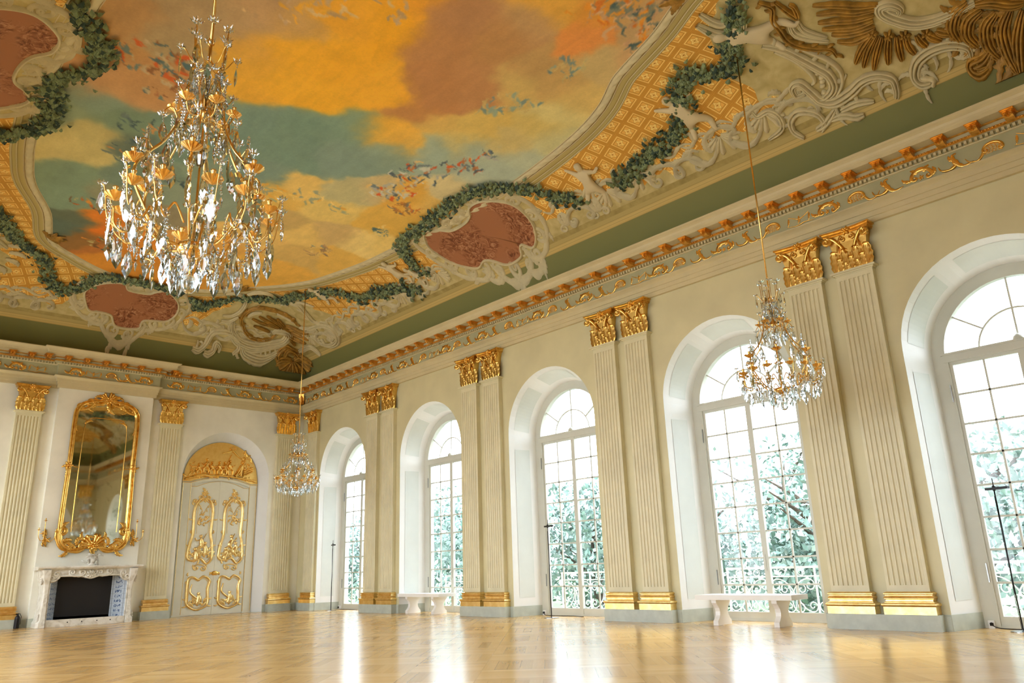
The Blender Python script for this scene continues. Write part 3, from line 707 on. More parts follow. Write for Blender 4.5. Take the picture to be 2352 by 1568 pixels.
def fbm(x, y, sc, seed, octv=4):
    """cheap vectorised value noise"""
    out = np.zeros_like(x); amp = 1.; tot = 0.
    rs = np.random.RandomState(seed)
    for o in range(octv):
        T = rs.rand(256, 256); u = x*sc+rs.rand()*50; v = y*sc+rs.rand()*50
        i = np.floor(u).astype(int); j = np.floor(v).astype(int); fx = u-i; fy = v-j
        fx = fx*fx*(3-2*fx); fy = fy*fy*(3-2*fy); i %= 255; j %= 255
        out += amp*((T[i, j]*(1-fx)+T[i+1, j]*fx)*(1-fy)+(T[i, j+1]*(1-fx)+T[i+1, j+1]*fx)*fy)
        tot += amp; amp *= .55; sc *= 2.03
    return out/tot-.5
def lines(a, b, fine, step):
    k = np.linspace(0, .55, 30); d = RA*(1-np.cos(k))
    mid = np.arange(a+d[-1]+step, b-d[-1], step); return np.concatenate([a+d, mid, (b-d)[::-1]])
GX, GY = lines(X0, W, 0, .033), lines(Y0, L, 0, .036)
XX, YY = np.meshgrid(GX, GY); ZZ = cz(XX, YY)
# colours of the painted sky: soft patches round sites plus flurries of small dabs
x = XX.ravel(); y = YY.ravel()
wx = x+.75*fbm(x, y, .9, 1)+.20*fbm(x, y, 5, 2)*1.2; wy = y+.75*fbm(x, y, .9, 3)+.16*fbm(x, y, 5, 4)*1.2
def patches(sites, wx, wy, soft):
    S = np.array(sites, float); acc = np.zeros((len(wx), 3)); ws = np.zeros(len(wx))
    best = np.full(len(wx), 1e9)
    for s in S: best = np.minimum(best, ((wx-s[0])**2+(wy-s[1])**2)/s[5]**2)
    for s in S:
        d = ((wx-s[0])**2+(wy-s[1])**2)/s[5]**2; w = np.exp(-np.minimum((d-best)/soft, 40)); acc += w[:, None]*s[2:5]; ws += w
    return acc/ws[:, None]
# the near part of the sky, beyond the photograph, repeats warm cloud colours
extra = [[6.3, 6, 225, 190, 110, 1], [5, 6.5, 200, 160, 95, 1], [7.6, 6, 190, 150, 95, 1], [4, 8, 185, 160, 110, 1], [6.3, 4.6, 130, 150, 130, 1.2], [5.2, 5, 230, 170, 60, 1]]
col = patches(SITES+extra, wx, wy, .10)
rs = np.random.RandomState(5)
for cx, cy, r, n, p in CLUSTERS:
    sel = np.where((x-cx)**2+(y-cy)**2 < (r*1.6)**2)[0]
    if not len(sel): continue
    qx = wx[sel]-(wx-x).mean()*0-(.75*fbm(x[sel], y[sel], .9, 1)); qy = wy[sel]-(.75*fbm(x[sel], y[sel], .9, 3))
    for _ in range(n):
        a = rs.rand()*2*PI; rr = r*math.sqrt(rs.rand()); px, py = cx+rr*math.cos(a), cy+rr*math.sin(a)
        ln = .05+.14*rs.rand(); wd = .018+.03*rs.rand(); an = .9+rs.randn()*.5
        c = np.array(PAL[p][rs.randint(len(PAL[p]))], float); dx, dy = qx-px, qy-py
        u = dx*math.cos(an)+dy*math.sin(an); v = -dx*math.sin(an)+dy*math.cos(an)+.25*u*u/ln
        m_ = np.clip(1.6-((u/ln)**2+(v/wd)**2)*1.1, 0, 1)[:, None]*.9
        col[sel] = col[sel]*(1-m_)+c*m_
# brush texture
st = fbm(x*.35+y*.9, y*.35-x*.9, 3.2, 8, 5)
col *= (1+.10*st+.08*fbm(x*4, y, 3, 9, 4))[:, None]
col = np.clip(col/255, 0, 1); col = np.where(col <= .04045, col/12.92, ((col+.055)/1.055)**2.4)
A_frame = sdf(FRAME, x, y)
dist = np.minimum(np.minimum(x-X0, W-x), np.minimum(y-Y0, L-y))
A_s = np.interp(np.clip(dist, 0, RA), _d, _s)
A_med = np.minimum.reduce([sdf(p, x, y) for p in MED])
A_cream = A_s-(1.55+.9*fbm(x, y, 1.6, 11, 3)+.25*fbm(x, y, 7, 12, 2))
for cx_, cy_, r in ((11.0, 23.4, 1.75), (11.5, 4.0, 1.9), (1.4, 23.3, 1.7), (10.6, 4.6, 1.3), (9.6, 24.2, 1.0), (12.0, 22.0, .8)):
    A_cream = np.minimum(A_cream, np.hypot(x-cx_, y-cy_)-r*(1+.5*fbm(x, y, 1.8, 13, 2)))
nx_, ny_ = len(GX), len(GY)
me = bpy.data.meshes.new('ceiling'); nv = nx_*ny_
idx = (np.arange(ny_-1)[:, None]*nx_+np.arange(nx_-1)[None, :]).ravel()
quads = np.stack([idx, idx+nx_, idx+nx_+1, idx+1], 1).astype(np.int32)
me.vertices.add(nv); me.vertices.foreach_set('co', np.stack([x, y, ZZ.ravel()], 1).astype(np.float32).ravel())
me.loops.add(quads.size); me.loops.foreach_set('vertex_index', quads.ravel())
me.polygons.add(len(quads)); me.polygons.foreach_set('loop_start', np.arange(0, quads.size, 4, dtype=np.int32)); me.polygons.foreach_set('loop_total', np.full(len(quads), 4, np.int32))
me.update(calc_edges=True); me.polygons.foreach_set('use_smooth', np.ones(len(quads), bool))
ca = me.color_attributes.new('sky_paint', 'FLOAT_COLOR', 'POINT'); ca.data.foreach_set('color', np.concatenate([col, np.ones((nv, 1))], 1).astype(np.float32).ravel())
for nm, arr in (('to_frame', A_frame), ('up_cove', A_s), ('to_medallion', A_med), ('to_scrolls', A_cream)):
    at = me.attributes.new(nm, 'FLOAT', 'POINT'); at.data.foreach_set('value', arr.astype(np.float32))
PAINT = .62         # how much light reaches the vault compared with white
def ceiling_material():
    t = NT('painted_vault', .65, 0, .3)
    def attr(n, o=2):
        a = t.new('ShaderNodeAttribute', attribute_name=n); return a.outputs[o]
    fr, sv, md, cr = attr('to_frame'), attr('up_cove'), attr('to_medallion'), attr('to_scrolls')
    sky = attr('sky_paint', 0)
    v = t.coord('Object'); nz = t.noise(v, 22, 4, .65, .6)
    sky = t.mix(1., sky, t.ramp(nz, [(.3, (.93, .93, .93)), (.7, (1.05, 1.05, 1.04))]), 'MULTIPLY')
    # coffers: lattice turned 24 degrees, mirrored about the middle of the room
    sp = t.new('ShaderNodeSeparateXYZ'); t.link(v, sp.inputs[0])
    yy = t.math('ABSOLUTE', t.math('SUBTRACT', sp.outputs[1], 13.5)); xx = t.math('ABSOLUTE', t.math('SUBTRACT', sp.outputs[0], XC))
    c_, s_ = math.cos(.42), math.sin(.42); K = 1/.37
    a = t.math('MULTIPLY', t.math('ADD', t.math('MULTIPLY', xx, c_), t.math('MULTIPLY', yy, s_)), K)
    b = t.math('MULTIPLY', t.math('SUBTRACT', t.math('MULTIPLY', yy, c_), t.math('MULTIPLY', xx, s_)), K)
    fa = t.math('SUBTRACT', t.math('FRACT', a), .5); fb = t.math('SUBTRACT', t.math('FRACT', b), .5)
    q = t.math('MAXIMUM', t.math('ABSOLUTE', fa), t.math('ABSOLUTE', fb))
    lo = t.math('MINIMUM', fa, t.math('MULTIPLY', fb, 1.))
    dk, mdm, lt, ht = rgb(165, 112, 38), rgb(205, 150, 62), rgb(228, 178, 88), rgb(246, 214, 130)
    ring = t.ramp(q, [(0, lt), (.26, lt), (.27, dk), (.285, mdm), (.33, lt), (.335, ht), (.37, ht), (.375, dk), (.39, mdm), (.45, mdm), (.455, dk), (.47, mdm)])
    for e in ring.node.color_ramp.elements: pass
    ring.node.color_ramp.interpolation = 'LINEAR'
    r = t.math('SQRT', t.math('ADD', t.math('MULTIPLY', fa, fa), t.math('MULTIPLY', fb, fb)))
    ang = t.math('ARCTAN2', fb, fa)
    pet = t.math('MULTIPLY', r, t.math('SUBTRACT', 1.25, t.math('MULTIPLY', .35, t.math('COSINE', t.math('MULTIPLY', ang, 4.)))))
    ros = t.ramp(pet, [(0, dk), (.04, dk), (.05, lt), (.09, ht), (.10, dk), (.115, ht), (.2, ht), (.225, dk), (.245, lt)])
    cof = t.mix(t.math('LESS_THAN', pet, .245), ring, ros)
    cof = t.mix(1., cof, t.ramp(t.noise(v, 3, 3), [(.3, (.90, .88, .84)), (.7, (1.05, 1.05, 1.05))]), 'MULTIPLY')
    olive = t.ramp(t.noise(v, 5, 3), [(.3, rgb(148, 132, 78)), (.7, rgb(172, 155, 98))])
    band = t.ramp(t.math('MULTIPLY', fr, 1.), [(0, rgb(120, 98, 50)), (.16, rgb(140, 120, 70)), (.17, rgb(185, 170, 112)), (.27, rgb(168, 150, 92)), (.275, rgb(105, 88, 45)), (.285, rgb(170, 155, 98)), (.37, rgb(175, 160, 102)), (.375, rgb(105, 88, 45)), (.385, rgb(180, 165, 105))])
    cream = t.ramp(t.noise(v, 4, 3, .5, .5), [(.3, rgb(172, 156, 102)), (.7, rgb(200, 186, 134))])
    cream_tan = t.mix(t.math('LESS_THAN', sv, 1.12), cream, olive)
    c = t.mix(t.math('LESS_THAN', fr, .42), cof, band)
    c = t.mix(t.math('LESS_THAN', cr, 0.), c, cream_tan)
    c = t.mix(t.math('LESS_THAN', fr, 0.), c, sky)
    c = t.mix(t.math('LESS_THAN', md, .30), c, cream)
    low = t.ramp(t.math('MULTIPLY', sv, .5), [(0, rgb(112, 114, 66)), (.375, rgb(122, 122, 74)), (.3755, rgb(70, 60, 28)), (.381, rgb(190, 164, 98)), (.41, rgb(196, 172, 108)), (.413, rgb(160, 140, 84)), (.42, rgb(198, 176, 112)), (.445, rgb(190, 168, 105)), (.448, rgb(150, 130, 76)), (.455, rgb(176, 158, 100))])
    c = t.mix(t.math('LESS_THAN', sv, 1.0), c, low)
    c = t.mix(1., c, (1.15, 1.15, 1.15), 'MULTIPLY')
    return t.color(c)
MAT['vault'] = ceiling_material()
me.materials.append(MAT['vault'])
ceil = bpy.data.objects.new('ceiling', me); COL.objects.link(ceil); tag(ceil, kind='structure')

# carved rope moulding round the painted sky
P = resample(FRAME, 900); n = len(P); T = np.roll(P, -1, 0)-np.roll(P, 1, 0); T /= np.linalg.norm(T, axis=1)[:, None]; Nn = np.stack([T[:, 1], -T[:, 0]], 1)
m = MB(); ns = 9; V = []
for i in range(n):
    z0 = .035+.010*math.sin(i*1.05)
    for j in range(ns):
        s = -1+2*j/(ns-1); off = .075+s*.075; hh = z0*max(0, 1-s*s)**.5 if 0 < j < ns-1 else -.01
        hh += .008*math.sin(i*1.05+j*1.1) if 0 < j < ns-1 else 0
        q = P[i]+Nn[i]*off; V.append(cmap(q[0], q[1], hh+.004))
m.add(V, [(i*ns+j, i*ns+j+1, ((i+1) % n)*ns+j+1, ((i+1) % n)*ns+j) for i in range(n) for j in range(ns-1)])
rope = tag(m.build('trim_10', 'stucco', smooth=True), kind='structure')
m = MB()
for off, w, h in ((-.012, .012, .02), (.172, .012, .018), (.30, .010, .014), (.395, .012, .016)):
    V = []
    for i in range(n):
        for s, hh in ((-1, -.003), (0, h), (1, -.003)):
            q = P[i]+Nn[i]*(off+s*w); V.append(cmap(q[0], q[1], hh))
    m.add(V, [(i*3+j, i*3+j+1, ((i+1) % n)*3+j+1, ((i+1) % n)*3+j) for i in range(n) for j in range(2)])
m.build('fillet', 'cornice', rope, smooth=True)

# medallions: sanguine panel inside a scrolled frame
def medallion(poly, lab):
    root = empty('ceiling_medallion', cmap(*poly.mean(0), 0)); inv = Matrix.Translation(-root.location)
    def B(m, name, mat, smooth=True, par=None):
        o = m.build(name, mat, root, smooth=smooth); o.location = -root.location; return o
    c = poly.mean(0); n = len(poly); m = MB(); V = [cmap(c[0], c[1], .032)]; R = 12
    for k in range(1, R+1):
        for p in poly: q = c+(p-c)*k/R; V.append(cmap(q[0], q[1], .032))
    F = [(0, 1+i, 1+(i+1) % n) for i in range(n)]+[(1+(k-1)*n+i, 1+k*n+i, 1+k*n+(i+1) % n, 1+(k-1)*n+(i+1) % n) for k in range(1, R) for i in range(n)]
    m.add(V, F); B(m, 'painted_panel', 'terracotta')
    cl = np.vstack([poly, poly[:1]]); m = MB(); ribbon(m, cl, .035, .085, cmap, 1); B(m, 'inner_moulding', 'stucco')
    area_ = .5*np.sum(cl[:-1, 0]*cl[1:, 1]-cl[1:, 0]*cl[:-1, 1]); sg = 1 if area_ > 0 else -1
    t = np.roll(poly, -1, 0)-np.roll(poly, 1, 0); t /= np.linalg.norm(t, axis=1)[:, None]; nn = np.stack([t[:, 1], -t[:, 0]], 1)*sg
    m = MB(); rs = random.Random(3); i = 0
    while i < n:
        p = poly[i]+nn[i]*.13; a = math.atan2(t[i][1], t[i][0])
        j = (i+9) % n; q = poly[j]+nn[j]*(.10+.12*rs.random())
        cs = cscroll(p, q, -.32*sg if np.linalg.norm(q-p) > .1 else .3, .16, .9); ribbon(m, cs, taper(len(cs), .012, .07, .012), .07, cmap, 2, 0, 6, .3)
        leaf(m, poly[i]+nn[i]*.16, a+.5*sg*-1, .34, .085, .06, cmap, .9*sg*rs.choice((-1, 1)), 5)
        leaf(m, poly[i]+nn[i]*.24, a-1.1*sg, .26, .07, .05, cmap, .7*sg, 4)
        i += 6
    B(m, 'scrolled_frame', 'stucco')
    return tag(root, lab, 'medallion', 'painted medallions on the vault')
medallion(MED[0], 'terracotta painted medallion in cream scrolls on the vault above the middle window')
medallion(MED[1], 'terracotta painted medallion in cream scrolls on the vault above the mirror')
medallion(MED[2], 'terracotta painted medallion cut by the top left corner of the picture')

# acanthus scrollwork running along the foot of the vault
def scrollwork(name, side, ta, tb, lab, seed):
    m = MB(); rs = random.Random(seed); mp = cove(side); t = ta; k = 0
    while t < tb-.45:
        k += 1; w = .50+.25*rs.random(); s0 = 1.12+.10*rs.random(); d = 1 if k % 2 else -1
        pq = [Vector(mp(t+w*a_, s0+b_, 0)) for a_ in (0, .5, 1) for b_ in (0, .35)]
        if min(float(sdf(p_, np.array([q_.x]), np.array([q_.y]))[0]) for p_ in MED for q_ in pq) < .22: t += .1; continue
        kind = rs.randrange(5)
        if kind in (0, 1):
            c = cscroll((t, s0+.06), (t+w, s0+.10), .42, .17, 1.05); ribbon(m, c, taper(len(c), .012, .06, .012), .10, mp, 3, 0, 8, .28)
            leaf(m, (t+w*.5, s0+.30), PI/2-.5*d, .36, .09, .06, mp, -1.1*d, 6)
            leaf(m, (t+w*.2, s0+.25), PI/2+.7*d, .30, .07, .05, mp, 1.2*d, 5)
        elif kind == 2:
            shell(m, (t+w*.5, s0+.48), -PI/2, .46, 1.9, .06, mp, 8)
            c = cscroll((t, s0+.42), (t+w, s0+.42), .3, .15, 1.); ribbon(m, c, taper(len(c), .012, .05, .012), .07, mp, 2)
        elif kind == 3:
            c = spline([(t-.1, s0+.5), (t+.1, s0+.15), (t+w*.6, s0+.02), (t+w, s0+.25), (t+w*.85, s0+.42), (t+w*.65, s0+.33)], 7); ribbon(m, c, taper(len(c), .015, .085, .012), .11, mp, 3, 0, 8, .3)
            leaf(m, (t+.15, s0+.2), .9, .42, .1, .06, mp, 1.3, 6)
        else:
            for q in (-1, 1): leaf(m, (t+w*.5, s0+.05), PI/2-q*.9, .42, .1, .07, mp, q*1.5, 6)
            leaf(m, (t+w*.5, s0+.02), PI/2, .40, .10, .06, mp, .3, 6)
            c = cscroll((t+w*.1, s0), (t+w*.9, s0), .22, .2, 1.1); ribbon(m, c, taper(len(c), .01, .045, .01), .06, mp, 2)
        c = spline([(t-.05, s0+.55), (t+w*.3, s0+.62+.1*rs.random()), (t+w*.8, s0+.5), (t+w*1.1, s0+.62)], 6); ribbon(m, c, taper(len(c), .01, .055, .01), .06, mp, 2, 0, 6, .3)
        leaf(m, (t+w*.6, s0+.6), PI/2+rs.uniform(-1, 1), .28, .07, .05, mp, rs.choice((-1, 1))*1.6, 5)
        t += w*.74
    o = m.build(name, 'stucco', smooth=True); return tag(o, lab, 'stucco scrollwork')
scrollwork('stucco_scrollwork', 'right', 5.0, 11.55, 'cream acanthus scrollwork along the vault foot right of the middle medallion', 2)
scrollwork('stucco_scrollwork', 'right', 15.65, 23.6, 'cream acanthus scrollwork along the vault foot between middle medallion and far corner', 3)
scrollwork('stucco_scrollwork', 'far', 1.0, 4.6, 'cream acanthus scrollwork of the far wall left of the medallion above the mirror', 5)
scrollwork('stucco_scrollwork', 'far', 8.1, 11.4, 'cream acanthus scrollwork along the vault foot above the gilded door', 6)
scrollwork('stucco_scrollwork', 'left', 9.0, 23.4, 'cream acanthus scrollwork at the left edge of the vault', 9)

# gilded rocaille shells filling the two corners of the vault
def corner_shell(cx, cy, a, sc, lab, flip=1):
    root = empty('corner_rocaille', cmap(cx, cy, 0)); th = a
    def mp(u, v, h):
        u *= sc*flip; v *= sc
        X = cx+u*math.cos(th)-v*math.sin(th); Y = cy+u*math.sin(th)+v*math.cos(th)
        e = .10; X = min(max(X, X0+e), W-e); Y = min(max(Y, Y0+e), L-e)
        return cmap(X, Y, h+.02)
    def B(m, name, mat):
        o = m.build(name, mat, root, smooth=True); o.location = -root.location; return o
    # local frame: +v points into the corner
    def runs(m, path, w, h, k, lobes=0, span=1.):
        """a broad scroll made of k parallel ridges"""
        q = spline(path, 9); t = np.gradient(q, axis=0); t /= np.linalg.norm(t, axis=1)[:, None]+1e-9; nn = np.stack([-t[:, 1], t[:, 0]], 1)
        sh = np.sin(PI*np.linspace(.06, .94, len(q)))**.6
        for i in range(k):
            o = (-1+2*(i+.5)/k)*w; ribbon(m, q+nn*(o*sh)[:, None], sh*w/k*1.15, h*(1.3-.8*abs(o)/w), mp, 1, 0, lobes if i in (0, k-1) else 0, .25)
    def plumes(m, path, n, ln, wd, lean, bend, h=.07, lobes=5):
        q = spline(path, 8); t = np.gradient(q, axis=0)
        for i in range(n):
            k = int((len(q)-1)*i/max(1, n-1)); a = math.atan2(t[k][1], t[k][0])
            leaf(m, tuple(q[k]), a+lean, ln*(.75+.5*abs(math.sin(i*1.9))), wd, h, mp, bend, lobes, 2, 14)
    m = MB()
    runs(m, [(.75, -.15), (.3, -.62), (-.35, -.75), (-.85, -.3), (-.85, .35), (-.3, .70), (.2, .55), (.40, .28), (.18, .12)], .20, .10, 5)
    runs(m, [(-1.2, -.9), (-1.02, -.2), (-1.05, .3), (-.75, .75), (-.35, .9)], .11, .08, 4, 10)
    runs(m, [(.5, -1.1), (-.2, -1.12), (-.75, -.98), (-1.0, -.7)], .10, .08, 3, 9); runs(m, [(.95, -.6), (1.12, -.1), (1.05, .3), (.75, .5)], .10, .08, 3, 9)
    plumes(m, [(-.95, .4), (-1.15, -.1), (-1.2, -.6), (-.9, -1.05), (-.3, -1.25), (.4, -1.2), (.9, -.8), (1.15, -.2)], 15, .38, .09, -1.9, 1.2)
    B(m, 'cream_scroll', 'stucco')
    m = MB()
    runs(m, [(.62, .0), (.2, -.42), (-.3, -.46), (-.58, -.1), (-.5, .3), (-.1, .44)], .085, .09, 2, 16)
    plumes(m, [(-.45, .15), (-.42, -.15), (-.2, -.30), (.05, -.32)], 10, .50, .07, 1.2, .4, .06, 3)
    plumes(m, [(.66, -.05), (.45, .1), (.30, .25), (.15, .36)], 12, .72, .08, -2.0, .9)
    plumes(m, [(.75, -.2), (.62, .05), (.50, .30), (.42, .5), (.3, .65)], 12, .62, .08, -1.7, .8, .08)
    plumes(m, [(.80, .0), (.70, .2), (.55, .45)], 7, .5, .07, -2.2, -.7, .08)
    plumes(m, [(.2, -.42), (-.3, -.46), (-.58, -.1), (-.5, .3)], 13, .17, .04, -1.1, .8, .05, 3)
    shell(m, (.22, .60), PI/2-.1, .95, 2.3, .09, mp, 13)
    plumes(m, [(-.25, .62), (.0, .56), (.25, .58), (.5, .55), (.68, .62)], 10, .42, .09, 1.4, .6, .10, 6)
    runs(m, [(-.5, .95), (-.3, .80), (-.1, .85), (0, 1.0), (-.1, 1.1)], .05, .06, 2, 5)
    B(m, 'ochre_shell', 'gold_paint')
    return tag(root, lab, 'rocaille ornament', 'ochre and cream shells in the corners of the vault')
NEAR = {
'rope': [(9.97, 4.73), (10.21, 4.63), (10.44, 4.75), (10.7, 4.77), (10.94, 4.78), (11.16, 4.69), (11.34, 4.52), (11.49, 4.33), (11.67, 4.31)],
'rope2': [(10.14, 4.54), (10.41, 4.5), (10.65, 4.44), (10.44, 4.38), (10.34, 4.41)],
'rib1': [(11.18, 3.39), (11.02, 3.64), (10.81, 3.87), (10.6, 4.15)],
'rib2': [(11.24, 3.46), (11.11, 3.73), (10.93, 3.94), (10.79, 4.19)],
'rib3': [(11.32, 3.52), (11.22, 3.79), (11.08, 4.01), (10.95, 4.25)],
'rib4': [(11.4, 3.57), (11.35, 3.81), (11.26, 3.99), (11.1, 4.26)],
'rib5': [(11.5, 3.59), (11.46, 3.8), (11.39, 3.99), (11.27, 4.19)],
'rib6': [(11.58, 3.61), (11.58, 3.82), (11.56, 3.99), (11.43, 4.18)],
'p1': [(11.59, 3.68), (11.72, 3.91), (11.91, 4.13)],
'p2': [(11.63, 3.64), (11.8, 3.86), (12.02, 4.05)],
'p3': [(11.69, 3.58), (11.9, 3.77), (12.12, 3.93)],
'p4': [(11.74, 3.49), (11.94, 3.61), (12.14, 3.7)],
'p5': [(11.8, 3.39), (11.99, 3.46), (12.18, 3.5)],
'p6': [(11.85, 3.29), (12.02, 3.32), (12.17, 3.29)],
'p7': [(11.93, 3.15), (12.04, 3.14), (12.15, 3.09)],
'p8': [(11.97, 3.02), (12.06, 2.98), (12.16, 2.88)],
'p9': [(12.0, 2.89), (12.07, 2.82), (12.14, 2.71)],
'C1': [(11.88, 2.28), (11.88, 2.57), (11.85, 2.86), (11.75, 3.11), (11.57, 3.28), (11.38, 3.39), (11.26, 3.38), (11.29, 3.25), (11.43, 3.17), (11.51, 3.23)],
'C2': [(12.57, 3.81), (12.48, 3.76), (12.34, 3.76), (12.22, 3.95), (12.2, 4.17), (12.27, 4.41), (12.3, 4.7), (12.2, 4.9), (12.0, 4.98), (11.79, 5.06), (11.8, 5.2), (11.96, 5.22), (11.98, 5.07)],
'C3': [(12.57, 3.25), (12.54, 3.39), (12.43, 3.43), (12.28, 3.31), (12.22, 3.08), (12.26, 2.81), (12.38, 2.62), (12.5, 2.62)],
'egg': [(10.81, 5.17), (11.08, 4.95), (11.4, 4.8), (11.66, 4.68), (11.88, 4.58), (12.1, 4.62), (12.19, 4.82), (12.12, 4.98)],
'eggin': [(11.04, 5.08), (11.36, 4.91), (11.65, 4.82), (11.86, 4.82), (11.9, 4.9)],
'eggout': [(10.98, 4.83), (11.34, 4.64), (11.64, 4.46), (11.9, 4.39), (12.11, 4.47), (12.24, 4.66)],
'tl': [(9.69, 5.7), (10.05, 5.62), (10.29, 5.42), (10.25, 5.19), (9.94, 5.07)],
'tl2': [(9.51, 5.52), (9.84, 5.48), (10.0, 5.37), (9.93, 5.17)],
'in1': [(10.66, 4.59), (10.91, 4.64), (11.13, 4.52), (11.36, 4.29)],
'in2': [(10.69, 4.47), (10.92, 4.5), (11.13, 4.4), (11.28, 4.27)],
'd1': [(11.83, 2.36), (11.9, 2.56), (12.08, 2.68), (12.29, 2.66)],
'd2': [(12.01, 2.24), (12.07, 2.44), (12.25, 2.54), (12.43, 2.47)],
'd3': [(12.13, 2.1), (12.24, 2.28), (12.46, 2.35), (12.62, 2.28)],
'd4': [(12.17, 1.93), (12.36, 2.11), (12.61, 2.16), (12.77, 2.13)],
'd5': [(12.25, 1.78), (12.5, 1.95), (12.69, 2.04), (12.81, 2.09)],
'd6': [(11.9, 2.29), (11.97, 2.09), (12.11, 1.9), (12.17, 1.75)],
'd7': [(12.51, 2.34), (12.58, 2.49), (12.59, 2.64), (12.65, 2.59), (12.65, 2.45)],
'low1': [(12.39, 6.06), (12.33, 5.74), (12.14, 5.67), (11.98, 5.78), (11.98, 6.01), (11.85, 6.04)],
'low2': [(12.49, 4.93), (12.51, 4.69), (12.58, 4.51), (12.59, 4.37)],
'low3': [(12.56, 5.46), (12.43, 5.58), (12.27, 5.53), (12.21, 5.33), (12.33, 5.09), (12.49, 5.03), (12.57, 5.14)],
'low4': [(12.39, 4.76), (12.5, 4.99), (12.53, 5.21)],
'low5': [(12.44, 4.69), (12.44, 4.39), (12.5, 4.14)],
'leafc': [(12.47, 3.39), (12.55, 3.22), (12.61, 3.27)],
}

def ridges(m, path, w, h, k=3, lobes=0, mp=cmap, lift=.02):
    """a scroll built of k parallel ridges that taper at both ends"""
    q = spline(path, 9); t = np.gradient(q, axis=0); t /= np.linalg.norm(t, axis=1)[:, None]+1e-9; nn = np.stack([-t[:, 1], t[:, 0]], 1)
    sh = np.sin(PI*np.linspace(.08, .95, len(q)))**.55; f = lambda u, v, hh: mp(min(u, W-.07), v, hh+lift)
    for i in range(k):
        o = (-1+2*(i+.5)/k)*w; ribbon(m, q+nn*(o*sh)[:, None], sh*w/k*1.2, h*(1.25-.7*abs(o)/w), f, 1, 0, lobes if i in (0, k-1) else 0, .3)
root = empty('corner_rocaille', cmap(11.4, 4.0, 0))
def _b(m, nm, mat): o = m.build(nm, mat, root, smooth=True); o.location = -root.location
m = MB()
for k_, w_, h_, n_, l_ in (('C1', .10, .10, 4, 0), ('C2', .085, .10, 3, 9), ('C3', .085, .10, 3, 8), ('egg', .085, .09, 3, 12), ('eggin', .035, .06, 1, 0), ('eggout', .035, .06, 1, 0), ('tl', .09, .08, 4, 0), ('tl2', .07, .06, 3, 0), ('in1', .06, .05, 3, 0), ('in2', .05, .05, 3, 0), ('low1', .05, .08, 2, 5), ('low2', .05, .07, 2, 5), ('low3', .06, .08, 2, 7), ('low4', .05, .07, 2, 4), ('low5', .05, .07, 2, 5), ('leafc', .04, .06, 1, 3)):
    ridges(m, NEAR[k_], w_, h_, n_, l_)
fm = lambda u, v, hh: cmap(min(u, W-.07), v, hh+.02)
for k_, side_, n_ in (('C3', 1, 8), ('C2', -1, 11), ('egg', -1, 7), ('C3', -1, 5)):
    q = spline(NEAR[k_], 8); t = np.gradient(q, axis=0)
    for i in range(n_):
        j = int((len(q)-1)*(i+.5)/n_); leaf(m, tuple(q[j]), math.atan2(t[j][1], t[j][0])+side_*1.0, .20+.08*(i % 3), .045, .05, fm, side_*1.1, 4, 2, 10)
for i in range(9):
    q = spline([(a_+b_)/2 for a_, b_ in zip(np.array(NEAR['eggin']+[NEAR['egg'][6]]), np.array(NEAR['egg'][1:7]))], 4); j = int((len(q)-1)*(i+.5)/9); c_ = q[j]
    ribbon(m, [c_+(0, z_) for z_ in (-.05, -.03, 0, .03, .05)], [.01, .035, .045, .035, .01], .05, fm)
_b(m, 'cream_scroll', 'stucco')
m = MB()
ridges(m, NEAR['rope'], .055, .10, 2, 18); ridges(m, NEAR['rope2'], .045, .09, 2, 8)
for i in range(1, 7): ridges(m, NEAR['rib%d' % i], .055, .09, 2, 5)
for i in range(1, 10): ridges(m, NEAR['p%d' % i], .062, .09, 3, 5)
for i in range(1, 8): ridges(m, NEAR['d%d' % i], .10, .10, 4, 8)
for k_, n_ in (('d1', 6), ('d2', 6), ('d3', 7), ('d4', 7)):
    q = spline(NEAR[k_], 8); t = np.gradient(q, axis=0)
    for i in range(n_):
        j = int((len(q)-1)*(i+.5)/n_); leaf(m, tuple(q[j]), math.atan2(t[j][1], t[j][0])+.6, .28, .06, .07, fm, .9, 4, 2, 10)
for p_ in NEAR['p1'][:1]+NEAR['p4'][:1]+NEAR['p6'][:1]+NEAR['p8'][:1]: rosette(m, p_, .09, .09, fm, 5)
q = spline(NEAR['rope'], 8); t = np.gradient(q, axis=0)
for i in range(16):
    j = int((len(q)-1)*(i+.5)/16); leaf(m, tuple(q[j]), math.atan2(t[j][1], t[j][0])+(-1.2 if i % 2 else 1.2), .14, .035, .06, fm, .8, 3, 1, 8)
_b(m, 'ochre_shell', 'gold_paint')
tag(root, 'large dark ochre and cream rocaille at the top right corner of the picture', 'rocaille ornament', 'ochre and cream shells in the corners of the vault')
corner_shell(1.6, 23.0, PI/4, 1.1, 'ochre and cream rocaille at the left edge above the fireplace wall')
